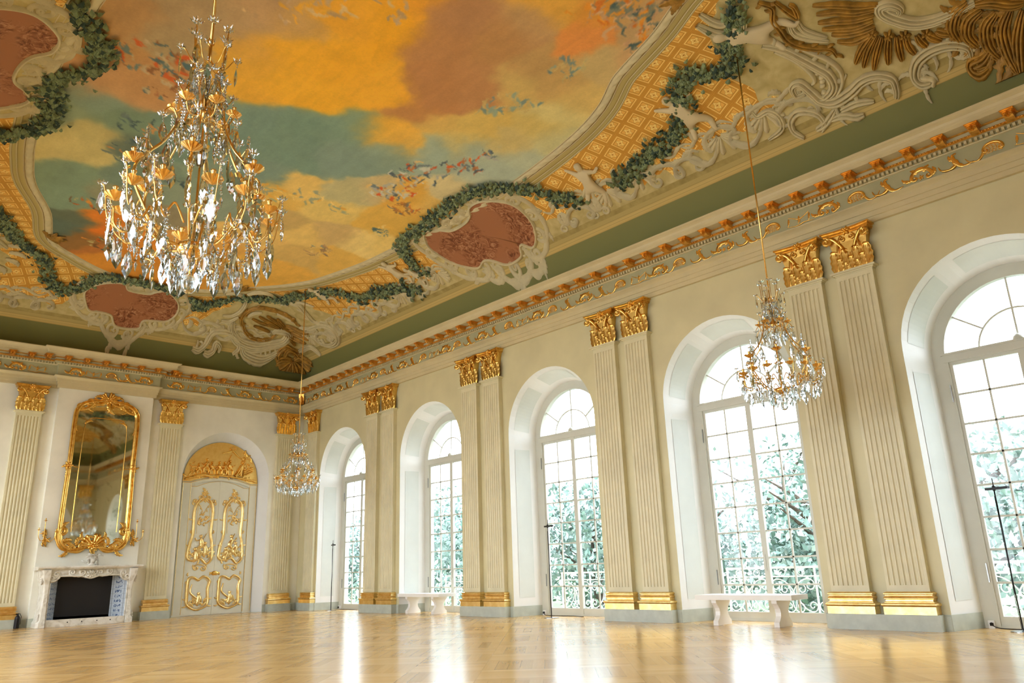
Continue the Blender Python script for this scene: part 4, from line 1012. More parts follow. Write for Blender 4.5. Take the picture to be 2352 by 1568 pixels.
FAR = {
'o1': [(9.85, 23.99), (9.7, 23.6), (9.75, 23.18), (9.99, 22.9), (10.49, 22.89), (10.87, 22.89), (11.19, 22.95), (11.47, 23.17)],
'o2': [(9.79, 23.8), (10.08, 24.19), (10.38, 24.36), (10.73, 24.38), (11.0, 24.3), (11.11, 24.09)],
'i1': [(10.03, 23.58), (10.4, 23.7), (10.78, 23.74), (11.07, 23.81)],
'i2': [(10.18, 23.4), (10.5, 23.55), (10.84, 23.66), (11.15, 23.8)],
'i3': [(10.4, 23.29), (10.71, 23.45), (11.02, 23.6), (11.29, 23.83)],
'i4': [(10.78, 23.33), (11.03, 23.52), (11.29, 23.72)],
'i5': [(10.23, 23.89), (10.57, 23.95), (10.88, 24.04)],
'f1': [(11.24, 23.62), (11.49, 23.48), (11.77, 23.38), (11.9, 23.2)],
'f2': [(11.26, 23.76), (11.61, 23.81), (11.9, 23.62), (12.09, 23.5)],
'f3': [(11.37, 23.92), (11.75, 24.08), (11.98, 23.99), (12.15, 23.82)],
'f4': [(11.44, 24.01), (11.76, 24.2), (12.0, 24.39)],
'f5': [(11.16, 23.71), (11.45, 23.67), (11.58, 23.38)],
's1': [(12.12, 24.85), (11.77, 24.88), (11.58, 24.96)],
's2': [(12.12, 24.85), (11.89, 24.98), (11.74, 25.05)],
's3': [(12.12, 24.85), (12.03, 25.04), (11.91, 25.11)],
's4': [(12.14, 24.85), (12.24, 25.05), (12.23, 25.12)],
's5': [(12.17, 24.85), (12.43, 25.04), (12.51, 25.12)],
's6': [(12.2, 24.84), (12.63, 25.0), (12.78, 25.1)],
's7': [(12.19, 24.83), (12.63, 24.75), (12.78, 24.57)],
's8': [(12.18, 24.82), (12.53, 24.57), (12.69, 24.3)],
's9': [(11.65, 24.9), (11.55, 24.73), (11.7, 24.5), (12.01, 24.56)],
's10': [(11.81, 24.8), (11.85, 24.58), (12.12, 24.61), (12.33, 24.74)],
'C1': [(9.49, 23.85), (9.62, 24.23), (9.93, 24.52), (10.32, 24.64), (10.71, 24.65), (11.12, 24.52), (11.51, 24.34), (11.57, 24.05), (11.4, 23.92), (11.09, 23.95), (11.02, 24.08)],
'C2': [(10.17, 24.6), (10.34, 24.84), (10.73, 24.93), (11.12, 24.92), (11.44, 24.76), (11.58, 24.57)],
'C3': [(9.87, 23.55), (9.96, 23.31), (10.19, 23.18)],
'C4': [(10.66, 23.1), (10.97, 23.09), (11.33, 23.16)],
'C5': [(9.09, 23.7), (9.37, 23.63), (9.52, 23.33), (9.49, 22.84), (9.29, 22.5), (8.9, 22.35), (8.7, 22.52)],
'C6': [(9.14, 23.93), (9.4, 23.91), (9.59, 23.63)],
'C7': [(10.45, 22.36), (10.52, 21.99), (10.78, 21.85), (11.13, 22.06), (11.57, 22.3), (11.8, 22.17)],
'C8': [(11.57, 23.2), (11.78, 22.83), (11.85, 22.22), (12.04, 21.92), (12.29, 21.92), (12.46, 22.15), (12.49, 22.64), (12.36, 23.1)],
'L1': [(8.62, 24.92), (8.86, 24.94), (9.02, 24.77), (9.09, 24.45), (9.34, 24.32), (9.7, 24.36), (10.02, 24.55), (10.13, 24.77), (9.98, 24.92)],
'L2': [(9.02, 24.96), (9.18, 24.98), (9.32, 24.9), (9.33, 24.72), (9.5, 24.81), (9.51, 24.93)],
'L3': [(12.28, 24.55), (12.28, 24.21), (12.31, 23.74), (12.5, 23.57), (12.6, 23.53)],
'L4': [(12.2, 24.49), (12.36, 24.69), (12.56, 24.51)],
'L5': [(10.38, 22.2), (10.48, 21.96), (10.75, 21.65), (11.16, 21.45)],
'L6': [(9.29, 22.27), (9.44, 21.98), (9.73, 21.84), (10.07, 21.98)],
}

root = empty('corner_rocaille', cmap(11.2, 23.6, 0)); fm2 = lambda u, v, hh: cmap(min(u, W-.07), min(v, L-.07), hh+.02)
cm2 = lambda u, v, hh: cmap(u, min(v, L-.07), hh)
m = MB()
for k_, w_, h_, n_, l_ in (('C1', .17, .11, 5, 0), ('C2', .12, .10, 4, 10), ('C3', .06, .07, 2, 0), ('C4', .06, .07, 2, 0), ('C5', .07, .08, 3, 6), ('C6', .06, .07, 2, 0), ('C7', .09, .08, 3, 8), ('C8', .09, .10, 3, 9), ('L1', .10, .11, 3, 9), ('L2', .08, .10, 3, 7), ('L3', .08, .10, 3, 5), ('L4', .06, .08, 2, 4), ('L5', .05, .06, 2, 0), ('L6', .09, .07, 4, 0)):
    ridges(m, FAR[k_], w_, h_, n_, l_, cm2)
for k_, sd, n_ in (('C2', -1, 9), ('C8', 1, 8), ('L1', -1, 7), ('C7', 1, 6)):
    q = spline(FAR[k_], 8); t = np.gradient(q, axis=0)
    for i in range(n_):
        j = int((len(q)-1)*(i+.5)/n_); leaf(m, tuple(q[j]), math.atan2(t[j][1], t[j][0])+sd*1.1, .24, .055, .06, fm2, sd*1.0, 4, 2, 10)
_b(m, 'cream_scroll', 'stucco'); m = MB()
for k_, w_, l_ in (('o1', .07, 16), ('o2', .07, 12)): ridges(m, FAR[k_], w_, .10, 2, l_, cm2)
for i in range(1, 6): ridges(m, FAR['i%d' % i], .055, .09, 2, 4, cm2); ridges(m, FAR['f%d' % i], .07, .10, 3, 5, cm2)
for i in range(1, 11): ridges(m, FAR['s%d' % i], .11, .12, 3, 4, cm2)
q = spline(FAR['o1'], 8); t = np.gradient(q, axis=0)
for i in range(14):
    j = int((len(q)-1)*(i+.5)/14); leaf(m, tuple(q[j]), math.atan2(t[j][1], t[j][0])+(-1.2 if i % 2 else 1.2), .16, .04, .06, fm2, .8, 3, 1, 8)
_b(m, 'ochre_shell', 'gold_paint')
tag(root, 'ochre and cream rocaille shell in the far corner of the vault', 'rocaille ornament', 'ochre and cream shells in the corners of the vault')
# small ochre leaf clasps on the moulding
def clasp(px, py, an, lab):
    m = MB()
    for q in (-1.1, -.5, 0, .5, 1.1): leaf(m, (px, py), an+q, .42, .09, .06, lambda u, v, h: cmap(u, v, h+.03), q*.5, 5)
    tag(m.build('leaf_clasp', 'gold_paint', smooth=True), lab, 'leaf ornament', 'ochre leaf clasps on the ceiling moulding')
clasp(9.05, 22.0, -2.4, 'ochre leaf clasp on the ceiling moulding behind the big chandelier'); clasp(3.55, 21.3, -.7, 'ochre leaf clasp on the ceiling moulding at the left'); clasp(9.0, 5.45, 2.6, 'ochre leaf clasp on the moulding at the top edge of the picture')

# garlands of green leaves
def garland(pts, lab, seed, w=.17, dens=115):
    C = spline([(*p,) for p in pts], 10); s = np.concatenate([[0], np.cumsum(np.linalg.norm(np.diff(C, axis=0), axis=1))])
    m = MB(); rs = random.Random(seed); N = int(s[-1]*dens)
    for i in range(N):
        q = rs.random()*s[-1]; px, py = np.interp(q, s, C[:, 0]), np.interp(q, s, C[:, 1])
        sw = w*(.75+.6*abs(math.sin(q*3.3))); px += rs.gauss(0, sw*.5); py += rs.gauss(0, sw*.5); a = rs.random()*2*PI; l = .085+.085*rs.random(); h0 = .03+.07*rs.random()
        ca_, sa_ = math.cos(a), math.sin(a); V = []
        for u, v, h in ((0, 0, 0), (.35, .32, .2), (.75, .25, .1), (1, 0, -.2), (.75, -.25, .1), (.35, -.32, .2), (.5, 0, .5)):
            X, Y = px+l*(u*ca_-v*sa_), py+l*(u*sa_+v*ca_); V.append(cmap(X, Y, h0+h*l))
        m.add(V, [(0, 1, 6), (1, 2, 6), (2, 3, 6), (3, 4, 6), (4, 5, 6), (5, 0, 6)], rs.randrange(3))
        if rs.random() < .09: rosette(m, (px, py), .07, .04, lambda u, v, h: cmap(u, v, h+.08), 6, mi=1)
    return tag(m.build('leaf_garland', ['leaf', 'leaf_light', 'leaf_dark']), lab, 'garland', 'green leaf garlands on the vault')
MAT['leaf_light'] = plain('painted_pale_leaves', (.25, .32, .16), .6, var=.2, scale=14)
MAT['leaf_dark'] = plain('painted_dark_leaves', (.035, .07, .045), .6, var=.2, scale=14)
garland([(9.71, 4.97), (10.3, 5.45), (10.92, 5.76), (10.75, 6.2), (10.56, 6.7), (11.21, 7.09), (11.6, 7.7), (11.72, 8.24), (11.85, 8.9), (11.96, 9.38)], 'thick green garland across the yellow coffers near the top right', 1, .18)
garland([(11.97, 10.45), (11.6, 10.9), (10.96, 11.48), (10.45, 12.22), (10.38, 13.06), (10.5, 14.2), (10.55, 14.97), (10.69, 15.8), (11.3, 16.26), (11.82, 16.33)], 'green garland draped round the medallion above the middle window', 2)
garland([(12.15, 16.96), (11.9, 17.6), (11.73, 18.29), (11.68, 19.0), (11.54, 19.46), (11.1, 19.8), (10.75, 20.2)], 'green garland between medallion and far corner shell', 3)
garland([(10.7, 20.4), (10.45, 21.2), (10.2, 22.02), (9.6, 22.35), (9.0, 22.6), (8.6, 23.2), (8.25, 23.55), (7.95, 23.1)], 'green garland above the far corner shell, right of the crystal ball', 4)
garland([(7.5, 22.95), (6.8, 22.88), (6.0, 22.80), (5.3, 22.95), (4.95, 23.5), (4.34, 23.87), (4.0, 23.4), (3.86, 22.82), (3.4, 22.35), (2.73, 21.5), (2.33, 20.44), (2.0, 19.9)], 'green garland over the medallion above the mirror, reaching the left edge', 5)
garland([(1.77, 11.45), (2.05, 11.87), (2.35, 12.28), (2.5, 12.8), (2.42, 13.2), (2.1, 13.6), (1.98, 14.1), (2.18, 14.7), (2.2, 15.6), (1.85, 16.02), (1.5, 16.4)], 'dark green garland round the medallion in the top left corner', 6)

# putti painted in relief among the garlands
def cherub():
    me = bpy.data.meshes.new('cherub_figure')
    V = [(0, 0, 0), (0, .02, .14), (0, .03, .27), (0, .02, .36), (0, .0, .43), (0, .0, .52),
         (.10, .02, .29), (.20, .05, .24), (.30, .02, .33), (-.10, .02, .29), (-.19, .05, .37), (-.26, .02, .46),
         (.07, .02, -.04), (.13, .08, -.2), (.10, .0, -.36), (.15, .04, -.39), (-.07, .02, -.04), (-.16, .1, -.14), (-.22, .0, -.28), (-.27, .05, -.30)]
    E_ = [(0, 1), (1, 2), (2, 3), (3, 4), (4, 5), (2, 6), (6, 7), (7, 8), (2, 9), (9, 10), (10, 11), (0, 12), (12, 13), (13, 14), (14, 15), (0, 16), (16, 17), (17, 18), (18, 19)]
    R_ = [.095, .085, .09, .04, .075, .06, .05, .038, .025, .05, .038, .025, .075, .055, .035, .022, .075, .055, .035, .022]
    me.from_pydata(V, E_, []); me.materials.append(MAT['cherub'])
    o = bpy.data.objects.new('cherub_figure', me); COL.objects.link(o)
    sk = o.modifiers.new('skin', 'SKIN'); sk.use_smooth_shade = True
    for i, r in enumerate(R_): me.skin_vertices[0].data[i].radius = (r, r)
    me.skin_vertices[0].data[0].use_root = True
    o.modifiers.new('sub', 'SUBSURF').levels = 1; o.modifiers['sub'].render_levels = 2; o['category'] = 'figure'
    return o
MAT_ch = cherub()
me_ch = MAT_ch.data
for i, (px, py, an, sc, lab) in enumerate([(10.55, 5.05, 2.2, 1.5, 'cream winged child figure holding the garland at the top right of the vault'), (11.42, 7.05, 2.9, 1.4, 'cream child figure tumbling beside the thick garland on the coffers'), (11.75, 9.95, .2+PI, 1.35, 'cream child figure seated on the scrollwork right of the middle medallion'),
                                (11.5, 17.1, PI, 1.2, 'cream child figure with raised arm left of the middle medallion'), (11.8, 16.55, 2.6, .9, 'small crouching cream figure against the left scrolls of the middle medallion'), (11.0, 20.45, PI, 1.15, 'cream child figure on the coffers near the far corner shell')]):
    o = MAT_ch if i == 0 else MAT_ch.copy()
    if i: COL.objects.link(o)
    e = .05; p0 = Vector(cmap(px, py, .09)); d = Vector((math.cos(an), math.sin(an)))
    p1 = Vector(cmap(px+d.x*e, py+d.y*e, .09)); zc_ = (p1-p0).normalized(); q1 = Vector(cmap(px, py, .19)); nrm = (q1-p0).normalized()
    xc_ = zc_.cross(nrm).normalized(); R3 = Matrix((xc_, -nrm, zc_)).transposed()
    if R3.determinant() < 0: R3 = Matrix((-xc_, -nrm, zc_)).transposed()
    o.matrix_world = Matrix.Translation(p0) @ R3.to_4x4() @ Matrix.Diagonal((sc, sc*.75, sc, 1))
    tag(o, lab, 'figure', 'cream child figures on the vault')

# ------------------------------------------------------------------ gilded double doors with relief overdoor
def far_map(y0, cx=0.):
    """map on a wall plane y0 (world) facing the room"""
    return lambda x, z, h: (cx+x, y0-h, z)
def make_door(cx, n):
    yb = L+.5; root = empty('door_%d' % n, (cx, yb, 0)); root['kind'] = 'structure'
    mp = wall_at(.045); mf = wall_at(.03)
    R = 1.27
    m = MB()          # blind back of the recess, frame round the leaves
    box(m, -1.4, 1.4, .09, .12, 0, LC); m.add([(1.4*math.cos(PI*i/24), .10, LC-.02+1.4*math.sin(PI*i/24)) for i in range(25)], [tuple(range(25))])
    box(m, -R, R, -.02, .08, 0, LC); V = [(R*math.cos(PI*i/24), -.02, LC+R*math.sin(PI*i/24)) for i in range(25)]; m.add(V, [tuple(range(25))])
    for s in (-1, 1): box(m, min(s*.985, s*1.26), max(s*.985, s*1.26), -.05, 0, 0, 4.12)
    ar = lambda x: .19*(1-min(1, x*x))
    top = [(x, 4.13+ar(x)) for x in np.linspace(-1.26, 1.26, 21)]
    V = [(x, -.058, 4.02+ar(x)) for x, z in top]+[(x, -.058, z) for x, z in top]+[(x, -.02, 4.02+ar(x)) for x, z in top]+[(x, -.02, z) for x, z in top]
    m.add(V, [(i, i+1, 22+i, 21+i) for i in range(20)]+[(i+42, i, i+21, i+63) for i in range(0)]+[(42+i, 43+i, i+1, i) for i in range(20)]+[(21+i, 22+i, 64+i, 63+i) for i in range(20)])
    fr = m.build('door_frame', 'door_paint', root)
    def g(m, pts, w=.012, h=.012, mp=mf, mi=0): ribbon(m, pts, w, h, mp, 1, mi)
    m = MB()
    for s in (-1, 1):
        for x in (.985, 1.235): g(m, [(s*x, z) for z in np.linspace(.05, 4.1, 4)], .009, .012, wall_at(.05))
    g(m, [(x, z-.02) for x, z in top], .014, .014, wall_at(.058)); g(m, [(x*.78, z-.135) for x, z in top], .008, .01, wall_at(.05))
    m.build('gilt_line', 'gold_pale', fr)
    for s in (-1, 1):
        m = MB(); xs = np.linspace(0, .97, 9)*s; zt = [4.0+.19*(1-x*x) for x in xs]
        V = [(x, -.04, .02) for x in xs]+[(x, -.04, z) for x, z in zip(xs, zt)]
        m.add(V, [(i, i+1, 10+i, 9+i) if s > 0 else (i+1, i, 9+i, 10+i) for i in range(8)]); box(m, min(s*.0, s*.028), max(s*.0, s*.028), -.055, -.02, .02, 4.18)
        lf = m.build('door_leaf', 'door_paint', root)
        c = s*.50; mp = lambda x, z, h, c=c: (c+(x-c)*1.27, -.045-h, z)
        def frame(m, pts, w, h=.035, lob=10): q = spline(pts, 7, True); q = np.vstack([q, q[:1]]); ribbon(m, q, w, h, mp, 1, 0, lob, .2)
        rs = random.Random(4+s)
        m = MB()      # tall upper panel
        pts = [(c-.24, 3.25), (c-.235, 2.5), (c-.30, 2.15), (c-.33, 1.75), (c-.16, 1.66), (c+.0, 1.72), (c+.16, 1.56), (c+.29, 1.75), (c+.27, 2.2), (c+.22, 2.5), (c+.24, 3.25), (c+.14, 3.55), (c, 3.62), (c-.14, 3.55)]
        frame(m, pts, .036, .045, 28); frame(m, [(c+(x-c)*.86, 2.6+(z-2.6)*.93) for x, z in pts], .009, .012, 4)
        for q in (-1, 1):
            ribbon(m, cscroll((c+q*.06, 3.68), (c+q*.27, 3.50), -.4*q, .2), .022, .03, mp, 1, 0, 8)
            for z, a in ((3.4, .6), (2.95, -.5), (2.5, .7), (2.15, -.7), (1.8, -.4), (1.7, 1.)): leaf(m, (c+q*.26, z), PI/2-q*(PI/2-a), .13, .03, .025, mp, q*1.2, 4)
        rosette(m, (c, 3.78), .10, .04, mp, 7); leaf(m, (c, 3.80), PI/2, .18, .06, .04, mp, .7, 5); leaf(m, (c, 3.62), -PI/2, .14, .05, .03, mp, .4, 4)
        m.build('upper_panel_frame', 'gold_pale', lf, smooth=True)
        m = MB()      # foliage and hanging trophy in the upper part
        for i in range(18):
            a = rs.random()*2*PI; rr = .12*math.sqrt(rs.random()); leaf(m, (c+rr*math.cos(a), 2.95+rr*1.4*math.sin(a)), rs.random()*6.3, .13, .034, .03, mp, 1, 3, 1, 8)
        for q in (-1, 1):
            ribbon(m, spline([(c, 3.12), (c+q*.09, 3.35), (c+q*.15, 3.42)], 6), .008, .012, mp); ribbon(m, [(c+q*.15, z) for z in np.linspace(2.5, 3.4, 6)], .004, .008, mp)
            for i in range(5): leaf(m, (c+q*(.05+.03*i), 3.2+.06*i), rs.random()*6, .08, .02, .02, mp, 1, 3, 1, 6)
        m.build('foliage_relief', 'gold_pale', lf, smooth=True)
        m = MB()      # seated group at the foot of the panel: heads, bodies, drapery and a long staff
        for (hx, hz, r) in ((c-.02, 2.42, .05), (c+.10, 2.20, .05), (c-.14, 2.02, .055)):
            ribbon(m, [(hx, hz-r), (hx, hz-.5*r), (hx, hz), (hx, hz+.5*r), (hx, hz+r)], [.3*r, .8*r, r, .8*r, .3*r], .05, mp, 1)
            ribbon(m, spline([(hx, hz-r), (hx+.02, hz-.14), (hx-.03*s, hz-.28), (hx+.04*s, hz-.40)], 5), taper(16, .02, .065, .03), .055, mp, 1)
            ribbon(m, spline([(hx, hz-.09), (hx+.1*s, hz-.14), (hx+.14*s, hz-.05)], 5), .018, .035, mp, 1); ribbon(m, spline([(hx, hz-.3), (hx-.10*s, hz-.36), (hx-.08*s, hz-.46)], 5), .024, .035, mp, 1)
        ribbon(m, [(c+.11-.3*t if s < 0 else c-.18+.24*t, 2.5-.7*t if s < 0 else 1.8+.7*t) for t in np.linspace(0, 1, 8)], .008, .03, mp)
        for i in range(13): leaf(m, (c-.22+.035*i, 1.76+.06*(i % 3)), rs.uniform(.6, 2.5), .24, .045, .04, mp, rs.uniform(-1, 1), 3)
        m.build('figure_relief', 'gold_pale', lf, smooth=True)
        m = MB()      # lower panel
        pts = [(c-.26, 1.08), (c-.27, .55), (c-.24, .32), (c-.05, .18), (c+.1, .20), (c+.26, .34), (c+.25, .8), (c+.28, 1.05), (c+.12, 1.18), (c, 1.08), (c-.14, 1.16)]
        frame(m, pts, .034, .045, 20); frame(m, [(c+(x-c)*.84, .68+(z-.68)*.88) for x, z in pts], .009, .012, 4)
        for q in (-1, 1):
            for z, a in ((1.2, .8), (.95, .4), (.5, -.5), (.3, -.9)): leaf(m, (c+q*.26, z), PI/2-q*(PI/2-a), .12, .03, .025, mp, q*1.2, 4)
        ribbon(m, cscroll((c-.16, 1.45), (c+.16, 1.40), .35, .22), .02, .03, mp, 1, 0, 9)
        for q in (-1, 1): leaf(m, (c+q*.1, 1.42), PI/2-q*1.1, .16, .035, .03, mp, q, 4)
        ribbon(m, spline([(c-.15, .95), (c-.18, .7), (c, .5), (c+.12, .36)], 5), taper(16, .015, .03, .01), .03, mp)
        ribbon(m, [(c+.03, .62), (c+.03, .66), (c+.03, .70)], [.03, .045, .03], .05, mp, 1); ribbon(m, spline([(c+.03, .62), (c+.05, .5), (c, .36)], 5), taper(11, .03, .07, .04), .05, mp)
        for i in range(12): leaf(m, (c-.18+.033*i, .28+.05*(i % 3)), rs.uniform(.4, 2.7), .2, .042, .04, mp, rs.uniform(-1, 1), 3)
        m.build('lower_panel_frame', 'gold_pale', lf, smooth=True)
    m = MB(); mh = wall_at(.05)
    ribbon(m, [(-.14, 1.27), (-.07, 1.26), (0, 1.27), (.07, 1.26), (.14, 1.27)], [.015, .06, .075, .06, .015], .04, mh, 2); leaf(m, (-.1, 1.27), PI-.2, .07, .03, .03, mh, .4, 2); leaf(m, (.1, 1.27), .2, .07, .03, .03, mh, -.4, 2)
    m.build('lock_case', 'gold', root, smooth=True)
    return root
MAT['door_paint'] = plain('ivory_door_paint', (.80, .78, .64), .4, var=.02)
make_door(DOOR_X, 1); d2 = make_door(2*XC-DOOR_X, 2)
for k_, cx_ in enumerate((DOOR_X, 2*XC-DOOR_X)):
    o = copy_tree(d2); o.name = 'door_%d' % (3+k_); o.location = (cx_, Y0-.5, 0); o.rotation_euler.z = PI
def overdoor(cx, lab):
    yb = L+.48; root = empty('overdoor_relief', (cx, yb, 0)); R = 1.26; mp = wall_at(.02)
    m = MB(); n = 30; bot = lambda x: 4.15+.19*(1-min(1, (x/1.0)**2))
    V = []; F = []
    for i in range(n+1):
        x = -R+2*R*i/n; z1 = LC+math.sqrt(max(0, R*R-x*x)); z0 = min(bot(x), z1)
        for k in range(7): V.append((x, -.02, z0+(z1-z0)*k/6))
    F = [(i*7+k, (i+1)*7+k, (i+1)*7+k+1, i*7+k+1) for i in range(n) for k in range(6)]; m.add(V, F)
    m.build('background', 'gold_flat', root)
    m = MB(); ribbon(m, spline([(-1.2, 4.22), (-.7, 4.34), (0, 4.38), (.6, 4.33), (1.2, 4.24)], 6), .05, .06, mp, 1, 0, 12, .3)
    for i in range(16): leaf(m, (-1.15+.14*i, 4.30+.06*math.sin(i*1.7)), random.Random(i).uniform(.2, 2.9), .22, .045, .04, mp, .5, 3)
    m.build('ground_relief', 'gold_bright', root, smooth=True)
    def fig(x, z, s, hgt):
        m = MB(); r = hgt*.10
        ribbon(m, [(x, z+hgt-2*r+q*r) for q in (0, .5, 1, 1.5, 2)], [.3*r, .85*r, r, .85*r, .3*r], .10, mp, 1)
        ribbon(m, spline([(x, z+hgt-2*r), (x-.01*s, z+hgt*.62), (x+.02*s, z+hgt*.42)], 6), taper(13, r*.5, r*1.35, r*1.1), .10, mp, 1)
        ribbon(m, spline([(x+.02*s, z+hgt*.42), (x+.14*s*hgt*1.5, z+hgt*.3), (x+.10*s, z)], 6), taper(13, r*1.0, r*.8, r*.4), .08, mp, 1)
        ribbon(m, spline([(x, z+hgt*.42), (x-.10*s*hgt*1.5, z+hgt*.25), (x-.05*s, z)], 6), taper(13, r*1.0, r*.8, r*.4), .08, mp, 1)
        ribbon(m, spline([(x, z+hgt*.70), (x+.2*s*hgt, z+hgt*.56), (x+.36*s*hgt, z+hgt*.66)], 6), taper(13, r*.6, r*.45, r*.3), .08, mp, 1)
        ribbon(m, spline([(x, z+hgt*.70), (x-.2*s*hgt, z+hgt*.52), (x-.26*s*hgt, z+hgt*.36)], 6), taper(13, r*.6, r*.45, r*.3), .08, mp, 1)
        m.build('relief_figure', 'gold_bright', root, smooth=True)
    for a in ((-.78, 4.38, 1, .38), (-.52, 4.45, -1, .48), (-.35, 4.42, 1, .42), (-.1, 4.42, 1, .44), (.08, 4.42, -1, .44), (.26, 4.42, 1, .50)): fig(*a)
    m = MB()      # reclining body, umbrella, pole
    ribbon(m, spline([(-.95, 4.32), (-.7, 4.38), (-.4, 4.36), (-.1, 4.32)], 6), taper(19, .04, .075, .03), .08, mp)
    ribbon(m, [(.05+.24*t, 4.55+.55*t) for t in np.linspace(0, 1, 6)], .012, .05, mp)
    ribbon(m, spline([(-.05, 5.12), (.2, 5.2), (.32, 5.24), (.45, 5.12), (.68, 4.92)], 5), taper(21, .012, .05, .012), .05, mp, 2)
    ribbon(m, cscroll((.22, 5.27), (.42, 5.30), .5, .2), .012, .03, mp)
    m.build('canopy_relief', 'gold_bright', root, smooth=True)
    m = MB()      # tree and bundles at the right, bush at the left
    rs = random.Random(8)
    for i in range(30): leaf(m, (.80+rs.uniform(-.14, .2), 4.95+rs.uniform(-.35, .28)-.3*0), rs.random()*6.3, .15, .035, .04, mp, 1, 3, 1, 8)
    for i in range(14): leaf(m, (-.98+rs.uniform(-.1, .12), 4.5+rs.uniform(-.15, .25)), rs.random()*6.3, .13, .03, .04, mp, 1, 3, 1, 8)
    ribbon(m, spline([(.62, 4.4), (.68, 4.7), (.78, 4.95)], 5), taper(11, .08, .05, .03), .08, mp)
    for k in range(3): ribbon(m, [(.72+.34*t, 4.40+.07*k+.16*t) for t in np.linspace(0, 1, 4)], .03, .07, mp)
    ribbon(m, spline([(.45, 4.38), (.6, 4.5), (.66, 4.75), (.58, 4.6), (.45, 4.38)], 5), .05, .08, mp)
    m.build('tree_relief', 'gold_bright', root, smooth=True)
    return tag(root, lab, 'relief', 'gilded reliefs above the doors')
MAT['gold_flat'] = gold('matt_gilding', (.92, .62, .20), .42, (.84, .52, .14))
MAT['gold_bright'] = gold('polished_gilding', (.95, .63, .19), .26, (.78, .44, .09))
overdoor(DOOR_X, 'golden half-round relief of a figure group under a canopy, above the double door')
od = overdoor(2*XC-DOOR_X, 'golden half-round relief above the second double door, left of the fireplace')
o = copy_tree(od); o.location = (DOOR_X, Y0-.48, 0); o.rotation_euler.z = PI; tag(o, 'golden half-round relief of the opposite wall, seen only in the tall mirror')

